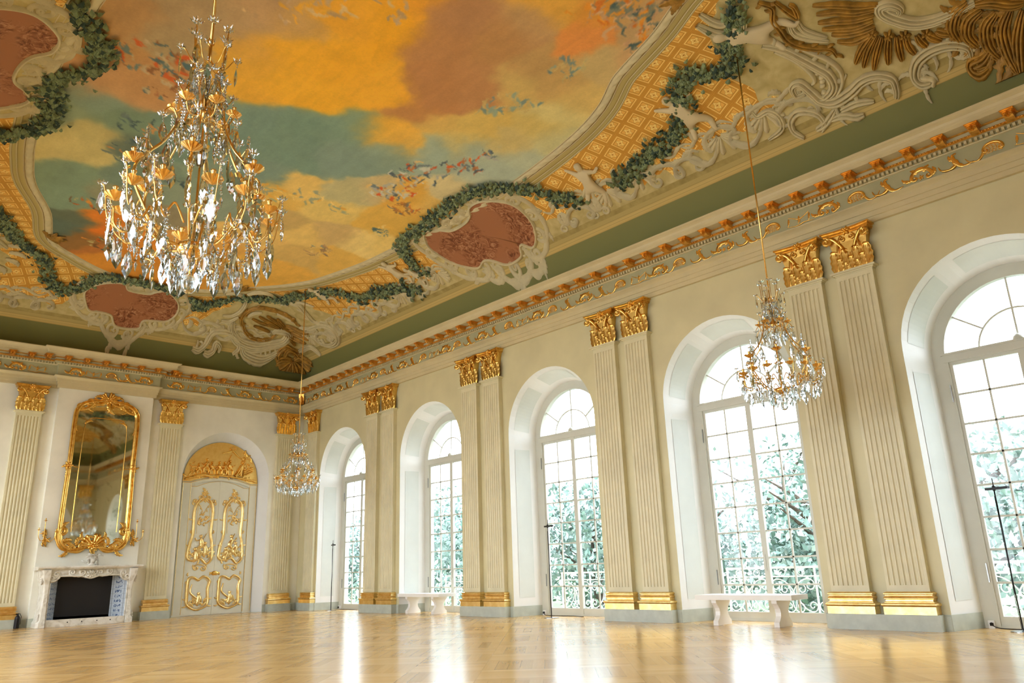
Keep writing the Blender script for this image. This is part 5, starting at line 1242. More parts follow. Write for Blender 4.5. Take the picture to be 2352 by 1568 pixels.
# ------------------------------------------------------------------ fireplace
FX = 6.27; FY = L-BP
def fireplace():
    root = empty('fireplace', (FX, FY-.01, 0)); mp = wall_at(.50); D = .50
    half = 1.20
    m = MB()        # body behind the front, with opening x -.98...98, z .18..1.30
    n = 24
    def top(x): return 1.30+.03*math.cos(x*3.4)*0-.07*math.exp(-(x/.16)**2)-.16*max(0, (abs(x)-.72)/.26)**2
    xs = np.linspace(-.98, .98, n+1); V = []
    for x in xs:
        for z in (top(x), 1.47): V += [(x, -D, z), (x, 0, z)]
    F = [(4*i, 4*(i+1), 4*(i+1)+2, 4*i+2) for i in range(n)]+[(4*i+1, 4*i, 4*i+2, 4*i+3)[::-1] for i in range(0)]+[(4*i+1, 4*i+5, 4*i+4, 4*i) for i in range(n)]
    m.add(V, F)
    for s in (-1, 1):
        # console jambs, swelling towards top and foot
        prof = [(.16, 0), (.16, .12), (.12, .18), (.09, .5), (.07, .85), (.10, 1.1), (.17, 1.28), (.20, 1.47)]
        V = []
        for w, z in prof: V += [(s*.98, -D+.0, z), (s*(1.05+w), -D-.0, z), (s*(1.05+w), 0, z), (s*.98, 0, z)]
        m.add(V, [(4*k+j, 4*k+(j+1) % 4, 4*k+4+(j+1) % 4, 4*k+4+j) for k in range(len(prof)-1) for j in range(4)])
        V = [];      # raised pilaster strip bulging out
        for w, z in prof:
            y = -D-.03-.8*max(0, w-.06); V += [(s*1.0, -D, z), (s*1.01, y, z), (s*(1.03+w*.8), y, z), (s*(1.05+w), -D, z)]
        m.add(V, [(4*k+j, 4*k+1+j, 4*k+5+j, 4*k+4+j) for k in range(len(prof)-1) for j in range(3)]+[(0, 1, 2, 3)])
    m.build('surround', 'marble', root)
    m = MB(); V = []
    for i in range(41):
        x = -1.33+2.66*i/40; b = .03*math.cos(x/1.33*PI*2)+.05*math.cos(x/1.33*PI)
        V += [(x, -D-.10-b, 1.47), (x, -D-.15-b, 1.50), (x, -D-.17-b, 1.53), (x, -D-.16-b, 1.56), (x, 0, 1.56), (x, 0, 1.47)]
    m.add(V, [(6*i+j, 6*i+6+j, 6*i+6+(j+1) % 6, 6*i+(j+1) % 6) for i in range(40) for j in range(6)]+[tuple(range(6))[::-1], tuple(range(240, 246))])
    m.build('mantel_shelf', 'marble', root)
    m = MB(); rosette(m, (0, 1.34), .12, .06, mp, 7); shell(m, (0, 1.25), PI/2, .2, 2.2, .05, mp, 7)
    for q in (-1, 1):
        ribbon(m, cscroll((q*.15, 1.38), (q*.55, 1.40), -.25*q, .2), .035, .045, mp, 1, 0, 8); leaf(m, (q*.5, 1.38), PI/2-q*1.4, .3, .06, .04, mp, -q*.6, 5)
        ribbon(m, cscroll((q*.8, 1.40), (q*1.0, 1.2), -.4*q, .25), .035, .045, mp, 1, 0, 6); leaf(m, (q*1.15, 1.42), -PI/2, .34, .09, .06, mp, q*.2, 5)
        leaf(m, (q*1.15, .05), PI/2, .3, .08, .05, mp, 0, 4); ribbon(m, [(q*1.08, z) for z in np.linspace(.3, 1.1, 6)], .02, .03, mp)
    ribbon(m, [(x, top(x)) for x in np.linspace(-.98, .98, 40)], .022, .035, mp); 
    for q in (-1, 1): ribbon(m, [(q*.985, z) for z in np.linspace(.18, 1.12, 8)], .02, .03, mp)
    m.build('carving', 'marble', root, smooth=True)
    m = MB(); box(m, -.98, .98, -D-.02, -D+.12, 0, .18); c = m.build('kerb', 'marble', root)
    m = MB()
    for x in (-.45, -.1, .28, .62): lathe(m, [(.0, -.006), (.016, -.006), (.016, .006), (0, .006)], 10, (0, 0, 0)); m.v[-40:] = [(x+v[0], -D-.021-v[2]*0+v[2], .10+v[1]) for v in m.v[-40:]]
    m.build('vent_plug', 'soot', c)
    for s in (-1, 1):
        m = MB(); m.add([(s*.97, -D+.03, .1), (s*.70, -.03, .1), (s*.70, -.03, 1.5), (s*.97, -D+.03, 1.5)], [(0, 1, 2, 3)])
        m.build('tile_cheek', 'tiles', root)
    m = MB(); m.add([(-.98, -.02, .1), (.98, -.02, .1), (.98, -.02, 1.5), (-.98, -.02, 1.5)], [(0, 1, 2, 3)]); m.add([(-.98, -D+.1, .15), (.98, -D+.1, .15), (.98, -.02, .15), (-.98, -.02, .15)], [(0, 1, 2, 3)])
    m.add([(-.98, -D+.02, 1.34), (.98, -D+.02, 1.34), (.98, -.02, 1.3), (-.98, -.02, 1.3)], [(3, 2, 1, 0)])
    m.build('firebox', 'soot', root)
    return tag(root, 'veined marble fireplace with dark firebox and blue figured tile cheeks under the mirror', 'fireplace')
fireplace()
# small sculpture on the mantel
m = MB(); mp = lambda x, z, h: (FX+.03+x, FY-.37-h, z)
rs = random.Random(2); lathe(m, [(.10, 1.56), (.12, 1.60), (.07, 1.63), (.10, 1.70), (.06, 1.78)], 10, (FX+.03, FY-.34, 0))
for i in range(16): leaf(m, (rs.uniform(-.14, .14), 1.64+rs.random()*.22), rs.random()*6.3, .16, .04, .06, mp, rs.uniform(-1, 1), 4, 2, 10)
tag(m.build('mantel_ornament', 'marble', smooth=True), 'small carved leafy ornament standing on the middle of the marble mantel', 'ornament')
# small dark case on the floor
m = MB(); lathe(m, [(.0, 0), (.06, 0), (.065, .02), (.065, .26), (.055, .30), (.03, .33), (.02, .36), (0, .36)], 14)
o = m.build('fire_extinguisher', 'black', smooth=False); o.location = (4.72, L-.22, 0)
hs = MB(); tube(hs, [(0, 0, .35), (.05, 0, .38), (.085, 0, .30), (.08, 0, .1)], .008, 6); box(hs, -.05, .03, -.01, .01, .36, .385); hs.build('hose', 'black', o)
tag(o, 'small black canister on the floor left of the fireplace', 'extinguisher')

# ------------------------------------------------------------------ tall mirror
def tall_mirror():
    root = empty('wall_mirror', (6.34, FY-.01, 0)); hw, z0, z1 = .86, 2.05, 6.28; mp = wall_at(.03)
    def edge(r=0.):
        p = []
        p += [(-hw+r, z0+.35), (-hw+r+.0, (z0+z1)/2), (-hw+r+.02, z1-.45)]
        return p
    out = spline([(-hw, 2.45), (-hw, 3.5), (-hw+.02, 4.4), (-hw+.02, 5.7), (-hw+.08, 6.05), (-hw+.32, 6.25), (0, 6.33), (hw-.32, 6.25), (hw-.08, 6.05), (hw-.02, 5.7), (hw-.02, 4.4), (hw, 3.5), (hw, 2.45), (hw-.10, 2.15), (hw-.35, 2.02), (0, 2.1), (-hw+.35, 2.02), (-hw+.10, 2.15)], 6, True)
    c = np.array([0, 4.1]); n = len(out); m = MB(); m.add([(0, -.02, 4.1)]+[(p[0], -.02, p[1]) for p in out], [(0, 1+(i+1) % n, 1+i) for i in range(n)]); m.build('mirror_glass', 'mirror', root)
    m = MB(); cl = np.vstack([out, out[:1]]); ribbon(m, cl, .055, .055, mp, 1); ribbon(m, cl*.0+np.array([(x*1.075, 4.1+(z-4.1)*1.018) for x, z in cl]), .02, .075, mp, 1)
    fr = m.build('frame', 'gold', root, smooth=True)
    m = MB(); inn = spline([(-.60, 2.5), (-.60, 4.4), (-.58, 5.45), (-.5, 5.72), (-.35, 5.80), (0, 5.8), (.35, 5.80), (.5, 5.72), (.58, 5.45), (.60, 4.4), (.60, 2.5)], 6); ribbon(m, inn, .012, .02, mp)
    for q in (-1, 1):
        leaf(m, (q*.58, 5.6), PI/2+q*.4, .26, .05, .03, mp, q*1.2, 5); ribbon(m, [(q*.6, 4.32), (q*.72, 4.34), (q*.84, 4.4)], .012, .015, mp)
    m.build('inner_bead', 'gold', fr, smooth=True)
    m = MB(); rs = random.Random(1)     # crest
    shell(m, (-.02, 6.32), PI/2, .30, 2.3, .08, mp, 9); rosette(m, (0, 6.36), .14, .08, mp, 6)
    for q in (-1, 1):
        ribbon(m, cscroll((q*.08, 6.36), (q*.42, 6.28), -.3*q, .2), .05, .07, mp, 2, 0, 8); ribbon(m, cscroll((q*.42, 6.30), (q*.82, 6.05), -.25*q, .2), .045, .06, mp, 2, 0, 9)
        leaf(m, (q*.1, 6.42), PI/2-q*1.0, .34, .07, .06, mp, -q, 5); leaf(m, (q*.3, 6.28), -PI/2+q*.3, .30, .06, .05, mp, q, 5)
        leaf(m, (q*.84, 6.02), -PI/2, .4, .06, .05, mp, q*.3, 6); leaf(m, (q*.86, 5.7), -PI/2-q*.1, .35, .05, .05, mp, -q*.3, 6); leaf(m, (q*.55, 6.2), -PI/2, .3, .05, .05, mp, -q, 5)
    leaf(m, (0, 6.3), -PI/2, .42, .09, .07, mp, .8, 6); leaf(m, (.1, 6.3), -1.2, .36, .07, .06, mp, -1.2, 5)
    m.build('crest', 'gold', fr, smooth=True)
    m = MB()
    for q in (-1, 1):
        rosette(m, (q*.88, 4.36), .13, .08, mp, 6); leaf(m, (q*.88, 4.42), PI/2, .3, .06, .06, mp, q*.2, 5); leaf(m, (q*.88, 4.3), -PI/2, .34, .06, .06, mp, q*.2, 5)
        leaf(m, (q*.88, 4.36), PI/2-q*PI/2, .18, .05, .05, mp, .5, 4)
    m.build('side_clasp', 'gold', fr, smooth=True)
    m = MB()        # foot
    for q in (-1, 1):
        ribbon(m, cscroll((q*.86, 2.62), (q*.62, 2.02), .28*q, .18), .06, .07, mp, 2, 0, 10); ribbon(m, cscroll((q*.60, 2.05), (q*.2, 2.12), .3*q, .2), .055, .07, mp, 2, 0, 9)
        for a, b, an in ((.82, 2.55, 1.5), (.8, 2.2, 2.2), (.62, 2.0, -1.3), (.4, 2.12, 1.2), (.3, 2.1, 2.5), (.22, 2.25, .6)): leaf(m, (q*a, b), an if q > 0 else PI-an, .30, .07, .06, mp, q*1.1, 5)
    shell(m, (0, 2.05), PI/2, .42, 2.2, .09, mp, 9); rosette(m, (0, 2.12), .16, .09, mp, 7); leaf(m, (0, 2.1), -PI/2, .28, .1, .07, mp, .4, 5)
    for i in range(10): leaf(m, (rs.uniform(-.25, .25), rs.uniform(2.0, 2.35)), rs.random()*6.3, .22, .05, .07, mp, 1, 4)
    m.build('foot_ornament', 'gold', fr, smooth=True)
    return tag(root, 'tall gilt framed mirror with crested top and hall reflection, hanging above the fireplace', 'mirror')
tall_mirror()
def sconce(x, s, lab):
    root = empty('wall_sconce', (x, FY-.01, 2.35)); m = MB(); rs = random.Random(6); mp = wall_at(.01)
    for i in range(12): leaf(m, (rs.uniform(-.07, .07), -.12+.26*rs.random()), rs.random()*6.3, .14, .035, .05, mp, 1, 4, 2, 8)
    leaf(m, (0, .0), -PI/2, .26, .06, .05, mp, .3, 4); leaf(m, (0, .05), PI/2, .2, .05, .05, mp, .3, 4)
    m.build('backplate', 'gold', root, smooth=True)
    for dx, dz, dy in ((-.20, .22, .16), (s*.05, .48, .10), (.22, .18, .16)):
        a = MB(); P_ = spline([(0, -.04, 0), (dx*.5, -dy*.8, -.10), (dx*.95, -dy, .0), (dx, -dy, dz-.03)], 6); tube(a, P_, .009, 6)
        lathe(a, [(.004, 0), (.045, .012), (.05, .02), (.012, .024), (.016, .05), (.02, .075), (.0, .075)], 10, (dx, -dy, dz-.04)); a.build('candle_arm', 'gold', root, smooth=True)
    return tag(root, lab, 'wall light', 'gilded sconces beside the mirror')
sconce(5.12, -1, 'gilded three-armed wall sconce to the left of the mirror'); sconce(7.42, 1, 'gilded three-armed wall sconce to the right of the mirror')

# ------------------------------------------------------------------ chandeliers
def mesh_obj(fn, name, mat, smooth=True):
    m = MB(); fn(m); me = bpy.data.meshes.new(name); me.from_pydata(m.v, [], m.f); me.update(); me.materials.append(MAT[mat])
    if smooth: me.polygons.foreach_set('use_smooth', [True]*len(m.f))
    return me
def drop(m):          # faceted almond hanging below the origin on two beads
    for z in (-.012, -.034): lathe(m, [(.002, z-.010), (.010, z), (.002, z+.010)], 6)
    out = [(0, -.045), (.018, -.065), (.030, -.095), (.040, -.135), (.034, -.165), (.018, -.19), (0, -.215)]
    pts = out+[(-x, z) for x, z in out[-2:0:-1]]; n = len(pts)
    inn = [(x*.5, -.13+(z+.13)*.5) for x, z in pts]
    V = [(x, 0, z) for x, z in pts]+[(x, -.010, z) for x, z in inn]+[(x, .010, z) for x, z in inn]
    F = [(i, (i+1) % n, n+(i+1) % n, n+i) for i in range(n)]+[((i+1) % n, i, 2*n+i, 2*n+(i+1) % n) for i in range(n)]+[tuple(range(n, 2*n)), tuple(range(2*n, 3*n))[::-1]]
    m.add(V, F)
def plaque(m):        # broad scalloped plate
    for z in (-.012, -.034): lathe(m, [(.002, z-.010), (.012, z), (.002, z+.010)], 6)
    out = [(0, -.045), (.030, -.055), (.034, -.085), (.055, -.10), (.062, -.135), (.048, -.16), (.052, -.185), (.030, -.205), (.018, -.235), (0, -.262)]
    pts = out+[(-x, z) for x, z in out[-2:0:-1]]; n = len(pts); inn = [(x*.62, -.14+(z+.14)*.62) for x, z in pts]
    V = [(x, 0, z) for x, z in pts]+[(x, -.011, z) for x, z in inn]+[(x, .011, z) for x, z in inn]
    F = [(i, (i+1) % n, n+(i+1) % n, n+i) for i in range(n)]+[((i+1) % n, i, 2*n+i, 2*n+(i+1) % n) for i in range(n)]+[tuple(range(n, 2*n)), tuple(range(2*n, 3*n))[::-1]]
    m.add(V, F)
def chain(m):         # hanging string of beads closing in a spike
    for i in range(9): z = -.012-.024*i; r = .011+.006*math.sin(PI*i/8); lathe(m, [(.002, z-.011), (r, z), (.002, z+.011)], 6)
    lathe(m, [(.002, -.30), (.014, -.25), (.002, -.228)], 6)
def star(m):          # rosette of pointed crystal petals round a bead
    lathe(m, [(.002, -.014), (.014, 0), (.002, .014)], 8)
    for i in range(8):
        a = 2*PI*i/8; c, s = math.cos(a), math.sin(a); L_ = .055 if i % 2 else .045
        V = [(.008*c, .008*s, 0), (.6*L_*c-.011*s, .6*L_*s+.011*c, .006), (L_*c, L_*s, .020), (.6*L_*c+.011*s, .6*L_*s-.011*c, .006), (.6*L_*c, .6*L_*s, -.006), (.55*L_*c, .55*L_*s, .013)]
        m.add(V, [(0, 1, 5), (1, 2, 5), (2, 3, 5), (3, 0, 5), (1, 0, 4), (2, 1, 4), (3, 2, 4), (0, 3, 4)])
def spire(m):         # standing cut-glass obelisk
    V = []; pr = [(.006, 0), (.020, .01), (.012, .03), (.030, .055), (.058, .10), (.040, .125), (.046, .135), (.022, .21), (.014, .26), (.020, .275), (.012, .29), (.018, .305), (.002, .33)]
    lathe(m, pr, 8)
def cup(m):           # petalled drip pan with socket
    n = 24; V = []; pr = [(.006, -.02), (.02, -.012), (.058, .008), (.075, .022)]
    for r, z in pr:
        for j in range(n): a = 2*PI*j/n; rr = r*(1+.13*abs(math.cos(4*a))*(r/.075)); V.append((rr*math.cos(a), rr*math.sin(a), z-.006*(r/.075)*math.cos(8*a)))
    F = [(i*n+j, i*n+(j+1) % n, (i+1)*n+(j+1) % n, (i+1)*n+j) for i in range(3) for j in range(n)]; m.add(V, F)
    lathe(m, [(.012, 0), (.024, .008), (.014, .02), (.017, .06), (.022, .065), (.022, .075), (.012, .078), (.0, .06)], 12)
CR = {k: mesh_obj(f, n, 'crystal', sm) for k, f, n, sm in (('drop', drop, 'crystal_drop', False), ('plaque', plaque, 'crystal_plaque', False), ('chain', chain, 'crystal_chain', False), ('star', star, 'crystal_star', False), ('spire', spire, 'crystal_spire', False))}
CR['cup'] = mesh_obj(cup, 'candle_cup', 'brass')
def chandelier(rope_top, seed, lab, loc, sc, sz):
    """origin at the bottom of the lowest ball"""
    rs = random.Random(seed); root = empty('crystal_chandelier', loc, rs.random()*.5); root.scale = (sc, sc, sz)
    def brass(m, name): return m.build(name, 'brass', root, smooth=True)
    def piece(kind, p, parent=root, name=None, rz=None, s=1.):
        me = CR[kind]; o = bpy.data.objects.new(name or me.name.split('.')[0], me); COL.objects.link(o); o.parent = parent
        o.location = p; o.rotation_euler = (rs.uniform(-.08, .08), rs.uniform(-.08, .08), rs.random()*PI if rz is None else rz); o.scale = (s, s, s); return o
    m = MB(); V = []; R = .068
    for i in range(17):
        for j in range(24): a, b = -PI/2+PI*i/16, 2*PI*j/24; V.append((R*math.cos(a)*math.cos(b), R*math.cos(a)*math.sin(b), R+R*math.sin(a)))
    m.add(V, [(i*24+j, i*24+(j+1) % 24, (i+1)*24+(j+1) % 24, (i+1)*24+j) for i in range(16) for j in range(24)]); m.build('crystal_ball', 'crystal', root, smooth=True)
    m = MB(); tube(m, [(0, 0, .136), (0, 0, .2), (0, 0, 1.95)], .011, 8)
    lathe(m, [(.0, .19), (.03, .20), (.012, .22), (.02, .24), (.0, .25)], 12); lathe(m, [(.0, .255), (.05, .26), (.10, .285), (.125, .30), (.125, .345), (.10, .352), (.0, .34)], 28)
    lathe(m, [(.0, 1.30), (.05, 1.315), (.075, 1.34), (.075, 1.40), (.04, 1.42), (.02, 1.46), (0, 1.48)], 20); lathe(m, [(.0, 1.74), (.035, 1.76), (.045, 1.79), (.02, 1.82), (.0, 1.85)], 14)
    tube(m, [(.03*math.cos(a), 0, 1.975+.03*math.sin(a)) for a in np.linspace(0, 2*PI, 14)], .007, 6)
    brass(m, 'stem')
    for z0, h, r in ((.36, .30, .055), (.95, .22, .05), (1.5, .24, .04)):
        m = MB(); lathe(m, [(.012, z0), (r*.6, z0+.02*h), (r, z0+.35*h), (r*.75, z0+.55*h), (r*.9, z0+.75*h), (r*.5, z0+.95*h), (.012, z0+h)], 10)
        m.build('glass_baluster', 'crystal', root)
    m = MB(); H = (rope_top-loc[2])/sz; tube(m, [(0, 0, 2.0), (0, 0, H)], .009/sc*1.4, 8); tube(m, [(.012+.004*math.sin(k*2.), .004*math.cos(k*3.), 2.0+(H-2.0)*k/14) for k in range(15)], .0035, 5)
    lathe(m, [(0, H), (.03, H-.0), (.035, H-.03), (.0, H-.05)], 10); brass(m, 'hanging_rod')
    N = 6; ncr = 0
    for k in range(N):
        a = 2*PI*k/N; e = Vector((math.cos(a), math.sin(a), 0))
        def P(r, z, da=0.): return (r*math.cos(a+da), r*math.sin(a+da), z)
        # cage branch: down from the middle hub, out to the rim and back in to the lower hub
        m = MB(); q = spline([P(.05, 1.36), P(.12, 1.47), P(.20, 1.38), P(.24, 1.22), P(.34, 1.05), P(.47, .92), P(.56, .80), P(.55, .68), P(.45, .53), P(.38, .44), P(.26, .345), P(.11, .325)], 6)
        tube(m, q, taper(len(q), .008, .013, .011), 7)
        q = spline([P(.24, 1.25), P(.30, 1.33), P(.36, 1.28), P(.37, 1.24)], 5); tube(m, q, .006, 6)
        q = spline([P(.42, .96), P(.50, 1.02), P(.56, .98)], 5); tube(m, q, .006, 6)
        cage = brass(m, 'cage_arm')
        piece('star', P(.37, 1.24), cage); piece('drop', P(.37, 1.23), cage); piece('star', P(.56, .98), cage); piece('chain', P(.56, .97), cage)
        piece('plaque', P(.20, 1.30), cage); piece('drop', P(.30, 1.05), cage, s=1.1); piece('plaque', P(.42, .90), cage, s=1.05)
        # candle branches
        for da, r, z in ((-.30, .66, .60), (.30, .66, .60), (0, .58, .84)):
            m = MB()
            if da: q = spline([P(.34, .40, da*.4), P(.44, .50, da*.8), P(.50, .44, da), P(.56, .37, da), P(.645, .42, da), P(r, z-.06, da)], 6)
            else: q = spline([P(.55, .70), P(.63, .66), P(.64, .74), P(r+.02, z-.06)], 6)
            tube(m, q, .009, 6)
            if da: q = spline([P(.60, .38, da), P(.70, .46, da*1.1), P(.745, .66, da*1.15), P(.77, .70, da*1.15)], 5); tube(m, q, .006, 6)
            arm = brass(m, 'candle_arm'); o = piece('cup', P(r, z, da), arm, rz=a, s=1.1)
            if da:
                piece('star', P(.77, .70, da*1.15), arm); piece('chain' if da > 0 else 'drop', P(.77, .69, da*1.15), arm)
                piece('plaque', P(.68, .56, da), arm, s=1.15); piece('drop', P(.56, .37, da), arm, s=1.2); piece('star', P(.56, .38, da), arm)
                piece('drop', P(.645, .40, da*1.25), arm, s=1.1); piece('chain', P(.47, .46, da*1.2), arm)
            else:
                piece('spire', P(.50, .80), arm, s=1.0); piece('star', P(.64, .70), arm); piece('plaque', P(.63, .68), arm, s=1.1)
        piece('plaque', P(.36, .36, .5), s=1.1); piece('drop', P(.24, .33, .2), s=1.2); piece('plaque', P(.17, .31, -.25)); piece('drop', P(.42, .42, .1), s=1.2); piece('star', P(.36, .37, .5)); piece('star', P(.45, .48))
        # middle tier
        m = MB(); q = spline([P(.05, 1.36, .5), P(.14, 1.30, .5), P(.22, 1.30, .5), P(.26, 1.36, .5)], 6); tube(m, q, .007, 6); tier = brass(m, 'middle_arm')
        piece('cup', P(.26, 1.38, .5), tier, s=.9); piece('spire', P(.17, 1.38, .5), tier, s=.8); piece('chain', P(.28, 1.34, .5), tier); piece('plaque', P(.20, 1.28, .5), tier, s=.9); piece('drop', P(.25, 1.33, .2), tier)
        # upper tier and crown of stars
        m = MB(); q = spline([P(.02, 1.77, .2), P(.10, 1.74, .2), P(.15, 1.80, .2), P(.16, 1.96, .2), P(.17, 2.06, .2)], 6); tube(m, q, .006, 6)
        q = spline([P(.03, 1.76, -.3), P(.14, 1.77, -.3), P(.22, 1.86, -.3), P(.26, 1.87, -.3)], 6); tube(m, q, .005, 6)
        q = spline([P(.03, 1.46, -.2), P(.06, 1.62, -.2), P(.15, 1.60, -.2), P(.20, 1.50, -.2), P(.25, 1.56, -.2)], 6); tube(m, q, .006, 6)
        up = brass(m, 'crown_arm')
        piece('star', P(.17, 2.07, .2), up, s=1.3); piece('star', P(.26, 1.87, -.3), up); piece('drop', P(.26, 1.86, -.3), up); piece('chain', P(.12, 1.75, .2), up); piece('plaque', P(.15, 1.78, .0), up, s=.9)
        piece('star', P(.25, 1.56, -.2), up); piece('chain', P(.25, 1.55, -.2), up); piece('drop', P(.16, 1.62, -.1), up); piece('star', P(.13, 1.70, .5), up)
    return tag(root, lab, 'chandelier', 'crystal chandeliers hanging in the hall')
chandelier(float(cz(1.95, 5.82)), 1, 'largest crystal chandelier, hanging nearest in front of the painted ceiling at the left', (1.95, 5.82, 3.25), .88, 1.17)
chandelier(float(cz(10.72, 5.61)), 2, 'medium-sized crystal chandelier hanging before the arched window at the right', (10.72, 5.61, 3.25), .82, .99)
chandelier(float(cz(10.43, 20.65)), 3, 'smallest-looking distant crystal chandelier hanging in the far corner of the hall', (10.43, 20.65, 3.25), .83, .88)

# ------------------------------------------------------------------ benches
def make_bench():
    root = empty('bench'); ln, wd, h = 1.92, .56, .52
    m = MB(); box(m, -ln/2, ln/2, -wd/2, wd/2, h-.085, h); m.build('seat', 'white_bench', root)
    for s in (-1, 1):
        m = MB(); pr = [(.22, 0), (.22, .06), (.215, .075), (.175, .11), (.135, .17), (.125, .23), (.145, .29), (.19, .345), (.225, .38), (.23, h-.085)]
        V = []
        for w, z in pr: V += [(s*.60-.05, -w, z), (s*.60+.05, -w, z), (s*.60+.05, w, z), (s*.60-.05, w, z)]
        m.add(V, [(4*k+j, 4*k+(j+1) % 4, 4*k+4+(j+1) % 4, 4*k+4+j) for k in range(len(pr)-1) for j in range(4)]+[(3, 2, 1, 0)])
        m.build('leg', 'white_bench', root)
    return root
b = make_bench(); b.location = (12.74, 7.82, 0); b.rotation_euler.z = -PI/2
tag(b, 'larger looking white bench with curved legs, in front of the window behind the right chandelier', 'bench', 'white benches by the windows')
b2 = copy_tree(b); b2.location = (13.06, 18.0, 0); tag(b2, 'smaller looking white bench with curved legs, by the second window from the corner')
b2.scale = (1, 1, 1)

# ------------------------------------------------------------------ slim floor lamps
def make_lamp():
    root = empty('floor_lamp'); m = MB(); lathe(m, [(0, 0), (.165, 0), (.165, .012), (.03, .022), (.0, .03)], 28); m.build('base', 'chrome', root, smooth=False)
    m = MB(); tube(m, [(0, 0, .02), (.006, 0, .7), (0, 0, 1.4), (.002, 0, 2.02)], .0095, 8); m.build('pole', 'black', root, smooth=True)
    m = MB(); tube(m, [(.010, .012, .03), (.018, .010, .4), (.006, .014, .8), (.016, .0, 1.2), (.008, .010, 1.9)], .004, 5)
    m.build('cable', 'black', root, smooth=True)
    m = MB(); box(m, -.21, .12, -.03, .03, 1.99, 2.025); lathe(m, [(.0, 1.96), (.02, 1.98), (.025, 2.04), (.008, 2.06), (.006, 2.16), (0, 2.16)], 10); m.build('lamp_head', 'black', root)
    return root
lamp = make_lamp(); lx = [(12.93, 22.9, 'thin black floor lamp with flat head, farthest one before the first window at the corner'), (12.90, 12.98, 'thin black floor lamp with flat head before the middle window'), (13.13, 3.74, 'thin black floor lamp cut by the right edge of the picture')]
for i, (a, b_, lab) in enumerate(lx):
    o = lamp if i == 0 else copy_tree(lamp); o.location = (a, b_, 0); o.rotation_euler.z = -PI/2-.25+PI
    tag(o, lab, 'floor lamp', 'floor lamps standing in the window recesses')
# sockets and leads at the foot of the frames
for k, yc in enumerate((WIN_Y[0], WIN_Y[2], WIN_Y[4])):
    m = MB(); box(m, W+.70, W+.76, yc+1.12, yc+1.20, .0, .11)
    o = m.build('power_socket', 'white_bench'); c = MB(); lathe(c, [(0, 0), (.025, 0), (.025, .04), (0, .05)], 8, (W+.68, yc+1.15, .04))
    tube(c, spline([(W+.68, yc+1.15, .05), (W+.6, yc+1.0, .012), (W+.55, yc+.6, .008), (W+.62, yc+.1, .008), (W+.5, yc-.3, .008)], 6), .007, 5); c.build('plug_lead', 'black', o)
    tag(o, ['white socket with black lead beside the farthest floor lamp', 'white socket with black lead at the foot of the middle window', 'white socket with black lead at the foot of the window at the right edge'][k], 'socket')

# ------------------------------------------------------------------ outside
MAT['lawn'] = plain('lawn', (.10, .16, .06), .9, var=.3, scale=1.5); MAT['gravel'] = plain('pale_gravel', (.55, .52, .45), .9, var=.1, scale=4)
MAT['bark'] = plain('bark', (.10, .075, .055), .9, var=.3, scale=8); MAT['iron'] = plain('white_iron', (.80, .81, .80), .4, var=.01)
MAT['tree'] = plain('tree_leaves', (.19, .31, .27), .6, var=.35, scale=1.2); MAT['tree2'] = plain('glare_pale_tree_leaves', (.36, .48, .44), .6, var=.3, scale=1.5)  # leaf colours lightened to stand in for overexposed glare outdoors
m = MB(); box(m, W+1.12, W+6, -30, 60, -.9, -.6); tag(m.build('terrace', 'gravel'), kind='structure')
m = MB(); box(m, W+6, W+70, -60, 110, -1.0, -.62); tag(m.build('ground', 'lawn'), kind='structure')
m = MB(); box(m, X0-40, X0-1.12, -30, 60, -.9, -.6); tag(m.build('courtyard', 'gravel'), kind='structure')
def balcony():
    root = empty('balcony_railing'); m = MB()
    box(m, -1.45, 1.45, -.02, .02, .92, .96); box(m, -1.45, 1.45, -.015, .015, .76, .785); box(m, -1.45, 1.45, -.015, .015, .06, .085)
    for x in (-1.43, -.48, .48, 1.43): box(m, x-.015, x+.015, -.015, .015, -.15, .95)
    m.build('rails', 'iron', root)
    m = MB()
    for c in (-.96, 0, .96):
        for s in (-1, 1):
            q = cscroll((c+s*.05, .12), (c+s*.40, .70), .35*s, .16); tube(m, [(p[0], 0, p[1]) for p in q], .011, 5)
            q = cscroll((c+s*.42, .14), (c+s*.12, .62), .3*s, .18); tube(m, [(p[0], 0, p[1]) for p in q], .010, 5)
            tube(m, [(c+s*.2+.07*math.cos(a), 0, .85+.06*math.sin(a)) for a in np.linspace(0, 2*PI, 12)], .008, 5)
    m.build('scrolls', 'iron', root, smooth=True)
    m = MB(); box(m, -1.6, 1.6, -.5, .1, -.65, -.02); m.build('ledge', 'gravel', root)
    return root
br_ = balcony()
nms = ['in front of the window at the right edge', 'behind the larger looking bench', 'outside the middle window', 'outside the second window from the corner', 'outside the first window at the corner']
for k, yc in enumerate(WIN_Y[::-1]):
    o = br_ if k == 0 else copy_tree(br_); o.location = (W+1.65, yc, 0); o.rotation_euler.z = -PI/2
    tag(o, 'white iron balcony railing with scrolls '+nms[k], 'railing', 'balcony railings outside the windows')
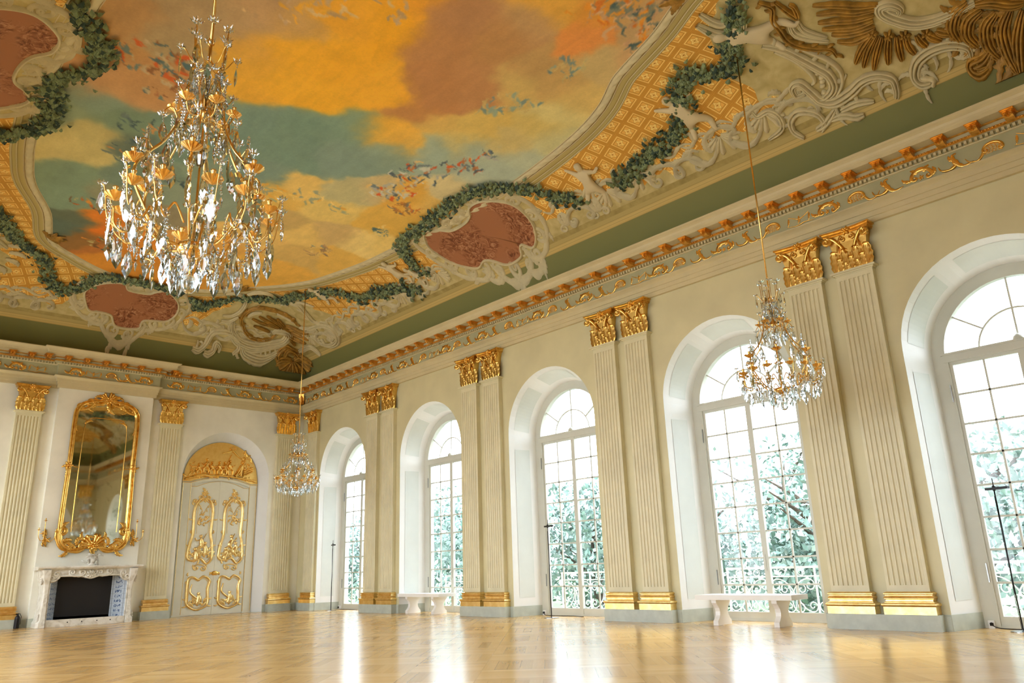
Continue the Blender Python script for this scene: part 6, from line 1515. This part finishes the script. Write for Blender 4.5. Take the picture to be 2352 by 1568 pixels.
def tree(x, y, h, r, seed, lab, n=3600):
    rs = np.random.RandomState(seed); root = empty('leafy_tree', (x, y, -.62)); m = MB()
    tube(m, [(0, 0, 0), (.1, .05, h*.3), (0, .1, h*.6), (.1, 0, h*.85)], [.22, .18, .12, .05], 8)
    for i in range(5): a = rs.rand()*6.3; tube(m, [(0, .05, h*(.25+.1*i)), (r*.4*math.cos(a), r*.4*math.sin(a), h*(.4+.1*i)), (r*.7*math.cos(a), r*.7*math.sin(a), h*(.5+.1*i))], [.09, .06, .02], 6)
    m.build('trunk', 'bark', root)
    B = [(rs.uniform(-.5, .5)*r, rs.uniform(-.6, .6)*r, h*rs.uniform(.18, .86), r*rs.uniform(.4, .62)) for _ in range(13)]
    for mat in ('tree', 'tree2'):
        V = []; F = []
        for i in range(n//2):
            b = B[rs.randint(len(B))]; d = rs.randn(3); d /= np.linalg.norm(d); p = np.array(b[:3])+d*b[3]*rs.uniform(.75, 1.08)
            p[2] = min(max(p[2], .1), h); u = rs.randn(3); u /= np.linalg.norm(u); v = np.cross(u, d); v /= (np.linalg.norm(v)+1e-6); s = rs.uniform(.09, .17)
            k = len(V); V += [p-u*s, p+v*s*.5, p+u*s, p-v*s*.5]; F.append((k, k+1, k+2, k+3))
        m = MB(); m.add(V, F); m.build('foliage', mat, root)
    return tag(root, lab, 'tree', 'leafy trees outside the windows')
tl = [(-2, 'right of the window at the right edge'), (2.2, 'seen through the right-edge window'), (6.6, 'seen low through the window behind the larger bench'), (11, 'seen through the right leaves of the window behind the larger bench'), (15.5, 'seen low through the middle window'), (20.5, 'seen through the right leaves of the middle window'), (26, 'seen through the window behind the smaller bench'), (32, 'farther off behind the smaller bench window'), (39, 'seen faintly through the first window at the corner')]
for i, (ty, ll) in enumerate(tl):
    tree(W+8.2+1.4*(i % 2)+.1*i, ty, 5.2+.6*math.sin(i*2.1), 2.6, 30+i, 'leafy green tree outside, '+ll)
for i in range(6): tree(W+15+2*(i % 2), -4+9.5*i, 6.3, 3.8, 60+i, 'pale tree of the back row in the garden, %s' % ['rightmost', 'second from right', 'third from right', 'fourth from right', 'fifth from right', 'leftmost'][i], 3000)
